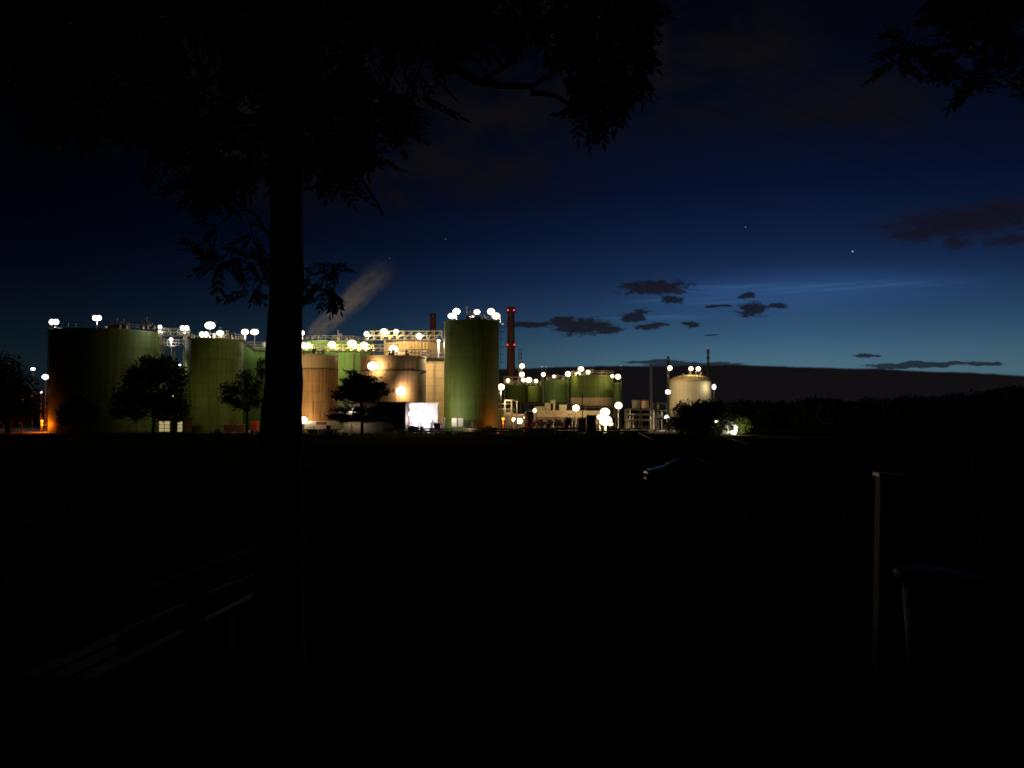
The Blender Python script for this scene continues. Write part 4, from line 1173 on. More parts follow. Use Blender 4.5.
# bushes on the right
far_tree('bush', 'large dark bush hiding the foot of the cream domed tank', (700,), 150,
         [(690, 418, 20, 14), (708, 416, 20, 15), (680, 424, 15, 10), (722, 422, 13, 13), (700, 428, 22, 9), (685, 410, 12, 8), (703, 406, 12, 6), (716, 408, 10, 7)], 8000, 0.36, seed=31, trunk_r=0.15, cat='bush')
far_tree('bush', 'pale green bush lit by a lamp beside the tiny white cabin', (738,), 152,
         [(735, 420, 8, 6), (742, 424, 8, 7), (747, 428, 5, 5), (733, 416, 5, 3), (740, 430, 8, 3)], 1800, 0.3, m='bush_leaf', seed=33, trunk_r=0.1, cat='bush')
far_tree('bush', 'low dark bush left of the pine below the rusty tank', (393,), 150.5,
         [(398, 434, 5, 4)], 260, 0.28, seed=35, trunk_r=0.06, cat='bush')
for i, (px, w, lab) in enumerate(((408, 9, 'low dark bush under the loading bay glare'), (447, 6, 'low dark bush between the loading bay and white board'), (467, 12, 'widest low dark bush in front of the tallest green tank'), (484, 6, 'low dark bush under the orange foot of the tallest tank'), (545, 9, 'low dark bush before the long tan building'), (528, 6, 'low dark bush below the orange lit hall'), (596, 8, 'low dark bush below the dark cabinets'), (632, 8, 'low dark bush below the twin dark tanks'))):
    far_tree('bush', lab, (px,), 149, [(px, 435, w, 3.6), (px - w*0.4, 433.5, w*0.5, 3), (px + w*0.4, 434.5, w*0.6, 3)], 90*w, 0.24, seed=40 + i, trunk_r=0.05, cat='bush', group='low bushes along the front of the plant')

# the wood along the right horizon
def woodland():
    rnd = random.Random(50); mb = MB()
    prof = [(728, 404), (745, 399), (770, 403), (800, 400), (822, 398), (850, 401), (880, 398), (915, 397), (950, 396), (970, 394), (1000, 388), (1024, 386), (1060, 384), (1120, 380)]
    Y0 = 215; k = Y0/F
    def top(px):
        for (a, ya), (b, yb) in zip(prof, prof[1:]):
            if a <= px <= b: return ya + (yb - ya)*(px - a)/(b - a)
        return prof[0][1] if px < prof[0][0] else prof[-1][1]
    px = 722
    while px < 1120:
        ty = top(px) + rnd.uniform(-1.5, 2.0)
        r_ = rnd.uniform(8, 13)
        Y = Y0 + rnd.uniform(-8, 14)
        for (dy, sc_) in ((r_*0.75, 1.0), (r_*0.75 + 9, 1.25), (r_*0.75 + 19, 1.3), (r_*0.75 + 28, 1.2)):
            if ty + dy > 432: continue
            c = P(px + rnd.uniform(-3, 3), ty + dy, Y); rr_ = Vector((r_*k*sc_, r_*k*sc_, r_*k*0.8*sc_))
            for _ in range(330):
                d = rdir(rnd); rad = rnd.random() ** 0.4 * (1 + 0.1*rnd.gauss(0, 1))
                leaf_face(mb, c + Vector((d.x*rr_.x, d.y*rr_.y, d.z*rr_.z))*rad, rdir(rnd), rdir(rnd), rnd.uniform(0.5, 1.1), rnd.uniform(0.35, 0.7))
        px += rnd.uniform(4.5, 7.5)
    o = mb.build('woodland', M['wood_leaf'])
    tag(o, 'dark wood in a long low mass along the right horizon', 'wood', kind='stuff')
woodland()

# ------------------------------------------------------------------ the near tree
def pinnate(mb, p, d, nrm, L, rnd, pairs=5):
    """compound leaf: a thin rib with pairs of narrow leaflets and one at the tip"""
    d = d.normalized(); s = d.cross(nrm).normalized(); up = s.cross(d)
    q = p.copy(); i = 0
    droop = rnd.uniform(0.1, 0.45)
    for k in range(pairs + 1):
        t = (k + 1) / (pairs + 1)
        q2 = p + d * (L * t) - Vector((0, 0, 1)) * (droop * L * t * t * 0.6)
        w = 0.0022
        j = len(mb.v); mb.v += [q - s*w, q + s*w, q2 + s*w, q2 - s*w]; mb.f.append((j, j+1, j+2, j+3))
        ll = L * 0.36 * (0.75 + 0.5 * math.sin(math.pi * t * 0.85)) * rnd.uniform(0.85, 1.1)
        if k < pairs:
            for sg in (-1, 1):
                dd = (d * 0.62 + s * sg * 0.8 + Vector((0, 0, -rnd.uniform(0.05, 0.35)))).normalized()
                leaflet(mb, q2, dd, up, ll, ll * 0.34)
        else:
            leaflet(mb, q2, (d - Vector((0, 0, droop*0.6))).normalized(), up, ll * 1.1, ll * 0.34)
        q = q2

def leaflet(mb, p, d, n, l, w):
    s = d.cross(n)
    if s.length < 1e-4: return
    s = s.normalized() * (w/2); i = len(mb.v)
    nz = s.cross(d).normalized() * (w*0.18)
    mb.v += [p, p + d*l*0.3 + s - nz, p + d*l*0.65 + s*0.85 - nz, p + d*l, p + d*l*0.65 - s*0.85 - nz, p + d*l*0.3 - s - nz, p + d*l*0.5 + nz]
    mb.f += [(i, i+1, i+6), (i+1, i+2, i+6), (i+2, i+3, i+6), (i+3, i+4, i+6), (i+4, i+5, i+6), (i+5, i, i+6)]

def in_poly(x, y, poly):
    c = False; j = len(poly) - 1
    for i in range(len(poly)):
        xi, yi = poly[i]; xj, yj = poly[j]
        if (yi > y) != (yj > y) and x < (xj - xi)*(y - yi)/(yj - yi) + xi: c = not c
        j = i
    return c

def limb(mb, pts, r0, r1, jit=0.02, rnd=random, n=9):
    out = []
    for a, b in zip(pts, pts[1:]):
        for i in range(5):
            out.append(a.lerp(b, i/5) + Vector((rnd.gauss(0, jit), rnd.gauss(0, jit), rnd.gauss(0, jit))))
    out.append(pts[-1])
    out[0] = pts[0]
    rs = [r0 + (r1 - r0)*(i/(len(out)-1)) for i in range(len(out))]
    mb.tube(out, rs, n)
    return out

def near_tree():
    rnd = random.Random(77)
    Y = 4.3
    base = P(279, 700, Y); base.z = ground_z(base.x, Y)
    root = thing('ash_tree', base, 'black silhouetted roadside tree with feathery leaves beside the bench', 'tree')
    tk = MB()
    pts = [P(278, 735, Y), P(278, 660, Y), P(278, 540, Y), P(280.5, 440, Y), P(284, 380, Y), P(286, 300, Y), P(286.5, 220, Y), P(287, 120, Y), P(289, 30, Y), P(291, -60, Y), P(293, -180, Y + 0.05), P(291, -420, Y + 0.1)]
    px_w = [64, 50, 46, 42, 37, 33, 32, 33, 34, 32, 27, 8]
    rad = [w/2/F*Y for w in px_w]
    P2 = []; R2 = []
    for i in range(len(pts) - 1):
        for k in range(4):
            t = k/4; p = pts[i].lerp(pts[i+1], t)
            P2.append(p + Vector((rnd.gauss(0, 0.0022), rnd.gauss(0, 0.003), 0))); R2.append((rad[i]*(1-t) + rad[i+1]*t) * (1 + rnd.gauss(0, 0.012)))
    P2.append(pts[-1]); R2.append(rad[-1])
    P2[0].z = base.z - 0.05
    tk.tube(P2, R2, 24)
    samples = []
    def lb(pp, r0, r1): samples.extend(limb(tk, pp, r0, r1, 0.012, rnd))
    lb([P(287, 70, 4.3), P(340, 30, 4.5), P(412, 45, 4.7), P(480, 82, 4.8), P(531, 87, 4.8), P(558, 98, 4.8), P(588, 113, 4.8)], 0.042, 0.006)
    lb([P(531, 87, 4.8), P(580, 60, 4.8), P(620, 50, 4.85), P(648, 60, 4.9)], 0.013, 0.004)
    lb([P(480, 82, 4.8), P(540, 30, 4.9), P(600, 0, 5.0), P(640, -30, 5.0)], 0.016, 0.005)
    lb([P(288, 130, 4.3), P(330, 92, 4.2), P(350, 60, 4.1), P(378, 25, 4.0), P(420, -40, 3.9)], 0.038, 0.012)
    lb([P(288, 20, 4.3), P(240, -10, 4.4), P(160, 0, 4.6), P(90, 40, 4.8), P(40, 90, 4.9)], 0.04, 0.006)
    lb([P(287, 100, 4.3), P(240, 75, 4.1), P(180, 95, 3.9), P(130, 90, 3.8), P(90, 105, 3.7)], 0.032, 0.005)
    lb([P(287, 160, 4.3), P(250, 130, 4.45), P(215, 140, 4.6), P(185, 165, 4.7)], 0.02, 0.004)
    lb([P(286, 250, 4.3), P(269, 240, 4.25), P(255, 219, 4.2), P(237, 178, 4.15), P(205, 137, 4.1)], 0.013, 0.004)
    lb([P(286, 293, 4.3), P(268, 284, 4.25), P(248, 270, 4.2), P(233, 264, 4.2), P(212, 262, 4.2)], 0.009, 0.0025)
    lb([P(286, 305, 4.3), P(303, 296, 4.3), P(322, 290, 4.3), P(338, 283, 4.3)], 0.007, 0.0025)
    lb([P(287, 170, 4.3), P(310, 150, 4.2), P(335, 165, 4.1), P(352, 185, 4.05)], 0.016, 0.004)
    lb([P(288, 40, 4.3), P(320, 0, 3.9), P(380, -30, 3.5), P(470, 10, 3.3), P(560, -20, 3.3)], 0.034, 0.008)
    lb([P(290, -60, 4.3), P(330, -150, 4.8), P(420, -200, 5.3), P(520, -210, 5.6)], 0.04, 0.008)
    lb([P(290, -80, 4.3), P(200, -160, 4.0), P(90, -190, 3.8), P(-40, -160, 3.7)], 0.04, 0.008)
    lb([P(288, 10, 4.3), P(210, -30, 5.0), P(120, 30, 5.8), P(60, 70, 6.2)], 0.032, 0.006)
    A = [(-60, -150), (640, -150), (650, 10), (600, 25), (520, 50), (470, 70), (430, 85), (410, 120), (392, 150), (354, 180), (340, 188), (322, 180), (302, 168), (272, 160), (250, 172), (215, 190), (172, 178), (155, 150), (148, 118), (120, 112), (92, 125), (62, 132), (35, 108), (8, 85), (-40, 60)]
    B = [(540, -20), (655, -20), (652, 40), (640, 60), (644, 95), (625, 100), (606, 115), (583, 122), (575, 95), (566, 50)]
    C = [(196, 220), (268, 205), (268, 300), (252, 290), (240, 272), (196, 262)]
    D = [(303, 262), (338, 262), (340, 296), (303, 306)]
    Hh = [(-250, -420), (700, -420), (720, -150), (-250, -100)]
    cr = MB(); tw = MB()
    def fill(poly, n, y0, y1, gap=None, Ls=(0.12, 0.19)):
        xs = [p[0] for p in poly]; ys = [p[1] for p in poly]; c = 0; tries = 0
        while c < n and tries < n*60:
            tries += 1
            x = rnd.uniform(min(xs), max(xs)); y = rnd.uniform(min(ys), max(ys))
            if not in_poly(x, y, poly): continue
            if gap is not None and mnoise.noise(Vector((x*0.017, y*0.022, 3.1))) < gap(x, y): continue
            p = P(x, y, rnd.uniform(y0, y1))
            near = min(samples, key=lambda s: (s - p).length_squared)
            if (near - p).length > 1.3 and y1 - y0 > 0.5: 
                p = near + (p - near).normalized() * 1.3 if poly is not Hh else p
                q = p - CAM
                if q.y < 1: continue
            c += 1
            if (near - p).length > 0.03 and (near - p).length < 1.0:
                mid = near.lerp(p, 0.55) + Vector((rnd.gauss(0, 0.02), rnd.gauss(0, 0.02), 0.04))
                tw.tube([near, mid, p], [0.004, 0.003, 0.0018], 5)
            out = (p - near)
            out = out.normalized() if out.length > 0.02 else rdir(rnd)
            for k in range(rnd.choice((1, 2, 2, 3))):
                d = (out*0.5 + rdir(rnd)*0.9 + Vector((0, 0, -0.35))).normalized()
                nn = (Vector((0, 0, 1)) + rdir(rnd)*0.7).normalized()
                pinnate(cr, p, d, nn, rnd.uniform(*Ls), rnd, rnd.choice((4, 5, 5, 6)))
    fill(A, 1250, 3.4, 6.2, lambda x, y: (-0.22 if x < 150 else -0.34) if x < 400 else (-0.02 if y > -30 else -0.4))
    fill(B, 105, 4.5, 5.3, lambda x, y: -0.18)
    fill(C, 16, 4.1, 4.4, None, (0.09, 0.14))
    fill(D, 12, 4.2, 4.4, None, (0.08, 0.12))
    fill(Hh, 500, 3.2, 6.6)
    tk.build('trunk', M['bark'], root, smooth=True)
    tw.build('twig', M['bark'], root)
    cr.build('crown', M['leaf'], root)
near_tree()

def right_tree():
    rnd = random.Random(91)
    Y = 6.0
    b = P(1230, 700, Y); b.z = ground_z(b.x, Y)
    root = thing('ash_tree', b, 'leafy branch of a second tree reaching in at the top right corner', 'tree')
    tk = MB(); samples = []
    top = P(1225, -350, Y)
    tk.tube([b - Vector((0, 0, 0.1)), b.lerp(top, 0.2), b.lerp(top, 0.6), top], [0.2, 0.14, 0.11, 0.03], 14)
    def lb(pp, r0, r1): samples.extend(limb(tk, pp, r0, r1, 0.012, rnd))
    lb([P(1228, 100, Y), P(1150, 40, 6.0), P(1080, 30, 5.9), P(1020, 40, 5.8), P(960, 35, 5.7), P(905, 60, 5.6)], 0.05, 0.005)
    lb([P(1080, 30, 5.9), P(1030, 70, 5.8), P(990, 78, 5.8)], 0.016, 0.004)
    lb([P(1150, 40, 6.0), P(1060, -20, 6.2), P(980, -30, 6.3), P(930, 0, 6.3)], 0.025, 0.005)
    A = [(892, 62), (905, 25), (935, -10), (1000, -60), (1250, -200), (1280, 40), (1120, 95), (1040, 85), (1018, 90), (1000, 78), (968, 84), (945, 66), (925, 72), (905, 70)]
    cr = MB(); tw = MB(); c = 0
    while c < 330:
        x = rnd.uniform(885, 1280); y = rnd.uniform(-200, 100)
        if not in_poly(x, y, A) or mnoise.noise(Vector((x*0.02, y*0.025, 9))) < -0.22: continue
        p = P(x, y, rnd.uniform(5.3, 6.6)); near = min(samples, key=lambda s: (s - p).length_squared)
        c += 1
        if (near - p).length < 1.1: tw.tube([near, near.lerp(p, 0.55) + Vector((0, 0, 0.04)), p], [0.004, 0.003, 0.0018], 5)
        for k in range(rnd.choice((1, 2, 2, 3))):
            d = (rdir(rnd) + Vector((-0.2, 0, -0.5))).normalized(); nn = (Vector((0, 0, 1)) + rdir(rnd)*0.7).normalized()
            pinnate(cr, p, d, nn, rnd.uniform(0.15, 0.24), rnd, 5)
    tk.build('trunk', M['bark'], root, smooth=True); tw.build('twig', M['bark'], root); cr.build('crown', M['leaf'], root)
right_tree()

# ------------------------------------------------------------------ bench
def bench():
    a = Vector((-1.53, 3.45, 0)); b = Vector((-1.29, 5.35, 0)); d = (b - a).normalized(); s = Vector((-d.y, d.x, 0))   # s points away from the path, where the seat is
    z0 = ground_z(-1.5, 4.4)
    root = thing('park_bench', ((a + b)/2).to_tuple()[:2] + (z0,), 'wooden park bench seen from behind, left of the tree trunk', 'bench')
    L = (b - a).length
    def slat(off, z, w, h, name, tilt=0.0, e0=0.0, e1=0.0):
        mb = MB(); p = a + s*off - d*e0; q = b + s*off + d*e1
        up = Vector((0, 0, 1)) if not tilt else (Vector((0, 0, 1)) - s*tilt).normalized()
        mb.bar(p + Vector((0, 0, z0 + z)), q + Vector((0, 0, z0 + z)), w, h, up=up)
        o = mb.build(name, M['wood'], root)
        bv = o.modifiers.new('bevel', 'BEVEL'); bv.width = 0.006; bv.segments = 2
    slat(0.00, 0.815, 0.035, 0.12, 'back_slat', 0.2)
    slat(0.045, 0.66, 0.035, 0.10, 'back_slat', 0.2)
    for o_ in (0.20, 0.32, 0.44):
        slat(o_, 0.505, 0.10, 0.04, 'seat_slat')
    for t in (0.34, 0.84):
        p = a + d*(L*t)
        mb = MB()
        mb.bar(p + s*0.10 + Vector((0, 0, z0 - 0.05)), p + s*0.10 + Vector((0, 0, z0 + 0.48)), 0.15, 0.13)
        mb.bar(p + s*0.40 + Vector((0, 0, z0 - 0.05)), p + s*0.40 + Vector((0, 0, z0 + 0.48)), 0.15, 0.13)
        mb.bar(p + s*0.04 + Vector((0, 0, z0 + 0.45)), p + s*0.50 + Vector((0, 0, z0 + 0.45)), 0.14, 0.068)
        mb.bar(p + s*0.10 + Vector((0, 0, z0 + 0.40)), p + s*0.03 + Vector((0, 0, z0 + 0.85)), 0.14, 0.05)
        mb.build('support', M['concrete'], root)
bench()

# ------------------------------------------------------------------ post and bin on the right
def near_post():
    Y = 5.0; z0 = ground_z(2.2, Y)
    a = P(886, 690, Y); a.z = z0
    root = thing('wooden_post', a, 'square weathered wooden post with a pale edge at the right', 'post')
    top = P(889.5, 476, Y); mb = MB()
    mb.bar(a - Vector((0, 0, 0.1)), top, 0.13, 0.13, up=(0.15, 1, 0))
    o = mb.build('shaft', M['post_wood'], root); bv = o.modifiers.new('bevel', 'BEVEL'); bv.width = 0.008; bv.segments = 2
    mb = MB(); mb.bar(top + Vector((-0.002, 0, -0.01)), top + Vector((0, 0, 0.016)), 0.15, 0.15, up=(0.15, 1, 0))
    o = mb.build('cap', M['steel'], root); bv = o.modifiers.new('bevel', 'BEVEL'); bv.width = 0.005; bv.segments = 2
    c = P(941, 574, 4.55); r = 0.222
    root = thing('litter_bin', (c.x, c.y, z0), 'dark litter bin with tilted flat lid beside the wooden post', 'bin')
    mb = MB(); mb.lathe((c.x, c.y, z0), [(0.01, 0.03), (r*0.72, 0.03), (r*0.86, c.z - z0 - 0.07), (r*0.8, c.z - z0 - 0.07)], n=32); mb.build('body', M['bin_paint'], root, smooth=True)
    mb = MB()
    mb.lathe((0, 0, 0), [(0.01, -0.03), (r, -0.03), (r + 0.012, -0.01), (r, 0.012), (r*0.9, 0.018), (0.01, 0.022)], n=40)
    rm = Matrix.Rotation(R(3.5), 3, 'Y') @ Matrix.Rotation(R(1.5), 3, 'X')
    mb.v = [rm @ v + c - Vector((0, 0, 0.01)) for v in mb.v]; mb.build('lid', M['bin_paint'], root, smooth=True)
    mb = MB(); e = P(948, 559.5, 4.55); mb.tube([P(943, 571, 4.5), e], [0.006, 0.004], 6)
    st = mb.build('twig_stick', M['post_wood'], None, origin=P(943, 571, 4.5)); tag(st, 'thin pale stick standing on the lid of the bin', 'stick')
near_post()

# ------------------------------------------------------------------ parked car
def car():
    Y = 54.0; x0 = P(645, 470, Y).x; x1 = P(714.5, 470, Y).x; L = x1 - x0; z0 = ground_z((x0+x1)/2, Y)
    root = thing('parked_car', ((x0+x1)/2, Y, z0), 'dark parked hatchback with a thin gleam along its roofline', 'car')
    # side profile: (position along length, top z, half width at that top, shoulder z)
    prof = [(0.0, 0.52, 0.62), (0.02, 0.68, 0.72), (0.10, 0.82, 0.78), (0.22, 0.93, 0.80), (0.27, 0.97, 0.80), (0.36, 1.22, 0.66), (0.45, 1.42, 0.60), (0.55, 1.485, 0.58), (0.66, 1.49, 0.58), (0.78, 1.44, 0.58), (0.86, 1.34, 0.60), (0.93, 1.10, 0.68), (0.97, 0.86, 0.76), (1.0, 0.62, 0.72)]
    W = 0.87; mb = MB(); n = 14; rows = []
    for (t, zt, hw) in prof:
        x = x0 + L*t; sh = min(zt, 0.90 + 0.06*math.sin(math.pi*t)); taper = 1 - 0.16*max(0, (0.12 - t)/0.12) - 0.12*max(0, (t - 0.9)/0.1)
        ww = W*taper; hw = min(hw, ww)
        ring = [(-ww*0.9, 0.2), (-ww, 0.42), (-ww, 0.62 if sh > 0.66 else sh*0.9), (-ww*0.985, sh*0.97), (-hw*1.06, sh + (zt - sh)*0.45), (-hw*0.98, sh + (zt - sh)*0.88), (-hw*0.8, zt), (0, zt + 0.025), (hw*0.8, zt), (hw*0.98, sh + (zt - sh)*0.88), (hw*1.06, sh + (zt - sh)*0.45), (ww*0.985, sh*0.97), (ww, 0.62 if sh > 0.66 else sh*0.9), (ww, 0.42), (ww*0.9, 0.2)]
        rows.append([Vector((x, Y + yy, z0 + zz)) for yy, zz in ring])
    m_ = len(rows[0])
    for r_ in rows: mb.v += r_
    for i in range(len(rows) - 1):
        for j in range(m_):
            mb.f.append((i*m_+j, i*m_+(j+1) % m_, (i+1)*m_+(j+1) % m_, (i+1)*m_+j))
    mb.f.append(tuple(range(m_))); mb.f.append(tuple((len(rows)-1)*m_ + j for j in reversed(range(m_))))
    o = mb.build('body', M['black_paint'], root, smooth=True)
    sd = o.modifiers.new('subsurf', 'SUBSURF'); sd.levels = sd.render_levels = 2
    for sg, nm in ((-1, 'side_window'), (1, 'side_window')):
        for (ta, tb) in ((0.40, 0.57), (0.585, 0.76), (0.775, 0.86)):
            g = MB()
            def zt_at(t):
                for p, q in zip(prof, prof[1:]):
                    if p[0] <= t <= q[0]: return p[1] + (q[1]-p[1])*(t-p[0])/(q[0]-p[0])
                return 1
            zl = 0.99; yy = Y + sg*0.815
            za, zb2 = max(zl + 0.05, zt_at(ta) - 0.14), max(zl + 0.05, zt_at(tb) - 0.14)
            def yin(z): return Y + sg*(0.80 - 0.16*(z - 0.95)/0.5)
            pts = [(x0+L*ta, yin(zl), z0+zl), (x0+L*tb, yin(zl), z0+zl), (x0+L*tb, yin(zb2), z0+zb2), (x0+L*ta, yin(za), z0+za)]
            i = len(g.v); g.v += [Vector(p) for p in pts]; off = Vector((0, sg*0.012, 0)); g.v += [Vector(p) + off for p in pts]
            g.f += [(0, 1, 2, 3), (4, 5, 6, 7), (0, 1, 5, 4), (1, 2, 6, 5), (2, 3, 7, 6), (3, 0, 4, 7)]
            g.build(nm, M['glass'], root)
    for t in (0.17, 0.80):
        for sg in (-1, 1): wheel(root, (x0 + L*t, Y + sg*0.76, z0 + 0.31), 0.31, 0.2 * (1 if sg < 0 else -1))
    for sg in (-1, 1):
        q = MB(); q.ball((x0 + L*0.045, Y + sg*0.6, z0 + 0.68), 0.16, 0.14, 0.08, 10, 6); q.build('headlight', M['lamp_clear'], root, smooth=True)
        q = MB(); q.ball((x0 + L*0.965, Y + sg*0.62, z0 + 0.9), 0.08, 0.12, 0.14, 10, 6); q.build('tail_light', M['lamp_red'], root, smooth=True)
        q = MB(); q.ball((x0 + L*0.345, Y + sg*0.95, z0 + 1.02), 0.07, 0.11, 0.075, 10, 6); q.build('wing_mirror', M['black_paint'], root, smooth=True)
    for sg in (-1, 1):
        q = MB(); q.tube([(x0 + L*0.46, Y + sg*0.52, z0 + 1.46), (x0 + L*0.5, Y + sg*0.52, z0 + 1.535), (x0 + L*0.76, Y + sg*0.52, z0 + 1.52), (x0 + L*0.8, Y + sg*0.52, z0 + 1.45)], 0.03, 8); q.build('gleam_rail', M['alloy'], root, smooth=True)  # rails added to catch lamp light as the gleam along the roofline
car()

# ------------------------------------------------------------------ overhead wires
for i, (ax_, ay, bx_, by, lab) in enumerate(((674, 20, 1024, 168, 'uppermost thin overhead wire slanting across the right sky'), (674, 64, 1024, 192, 'middle thin overhead wire slanting across the right sky'), (674, 98, 1024, 216, 'lowest thin overhead wire slanting across the right sky'))):
    A_ = P(ax_, ay, 26); B_ = P(bx_, by, 44); d = B_ - A_
    a, b = A_ - d*1.2, B_ + d*2.2
    mb = MB(); pts = []
    for k in range(25):
        t = k/24; pts.append(a.lerp(b, t) - Vector((0, 0, 0.9*math.sin(math.pi*t))) + Vector((0, 0, 0.75)))
    mb.tube(pts, 0.005, 6); tag(mb.build('overhead_wire', M['dark_steel'], origin=a), lab, 'wire')

# ------------------------------------------------------------------ grass
def grass():
    rnd = random.Random(5)
    mb = MB()
    def blade(x, y, z, h, w):
        a = rnd.uniform(0, 6.28); lean = rnd.uniform(0.05, 0.45)*h; s = Vector((math.cos(a), math.sin(a), 0))*w; ln = Vector((math.cos(a + 1.6), math.sin(a + 1.6), 0))*lean
        p = Vector((x, y, z - 0.01)); i = len(mb.v)
        mb.v += [p - s, p + s, p + s*0.7 + ln*0.35 + Vector((0, 0, h*0.55)), p - s*0.7 + ln*0.35 + Vector((0, 0, h*0.55)), p + ln + Vector((0, 0, h))]
        mb.f += [(i, i+1, i+2, i+3), (i+3, i+2, i+4)]
    for _ in range(15000):
        y = 1.8 + rnd.random()**1.6*13; x = rnd.uniform(-0.66, 0.66)*y
        d = mnoise.noise(Vector((x*1.3, y*1.3, 0)))
        if d < -0.15: continue
        blade(x, y, ground_z(x, y), rnd.uniform(0.06, 0.2)*(1 + d), 0.004)
    for _ in range(12000):
        y = 14 + rnd.random()**1.3*60; x = rnd.uniform(-0.62, 0.62)*y
        d = mnoise.noise(Vector((x*0.35, y*0.35, 2)))
        if d < -0.05: continue
        blade(x, y, ground_z(x, y), rnd.uniform(0.1, 0.3)*(1 + d), 0.004 + 0.0004*y)
    for _ in range(700):     # taller tufts round the trunk and the post
        c = rnd.choice(((-1.0, 4.1), (-0.8, 4.5), (2.05, 5.0), (2.3, 4.8), (-1.4, 4.9)))
        x = c[0] + rnd.gauss(0, 0.16); y = c[1] + rnd.gauss(0, 0.16)
        blade(x, y, ground_z(x, y), rnd.uniform(0.2, 0.5), 0.005)
    for _ in range(9000):    # rough grass along the front of the plant
        x = rnd.uniform(-80, 24); y = rnd.uniform(144, 153.5)
        if mnoise.noise(Vector((x*0.3, y*0.5, 4))) < -0.1: continue
        blade(x, y, GZ, rnd.uniform(0.3, 0.9), 0.05)
    tag(mb.build('grass', M['grass']), 'rough grass of the dark meadow', 'grass', kind='stuff')
grass()

# ------------------------------------------------------------------ haze
HAZE = 0
if HAZE:
    mb = MB(); mb.box((-320, -60, GZ - 1), (330, 330, 52))
    hm = bpy.data.materials.new('haze'); hm.use_nodes = True; t = hm.node_tree; t.nodes.clear()
    pv = t.nodes.new('ShaderNodeVolumePrincipled'); pv.inputs['Color'].default_value = (0.93, 0.95, 1, 1); pv.inputs['Density'].default_value = HAZE; pv.inputs['Anisotropy'].default_value = 0.972
    o = t.nodes.new('ShaderNodeOutputMaterial'); t.links.new(pv.outputs[0], o.inputs['Volume'])
    hz = mb.build('haze', hm); tag(hz, 'thin night haze in the air around the lamps', 'haze', kind='stuff')

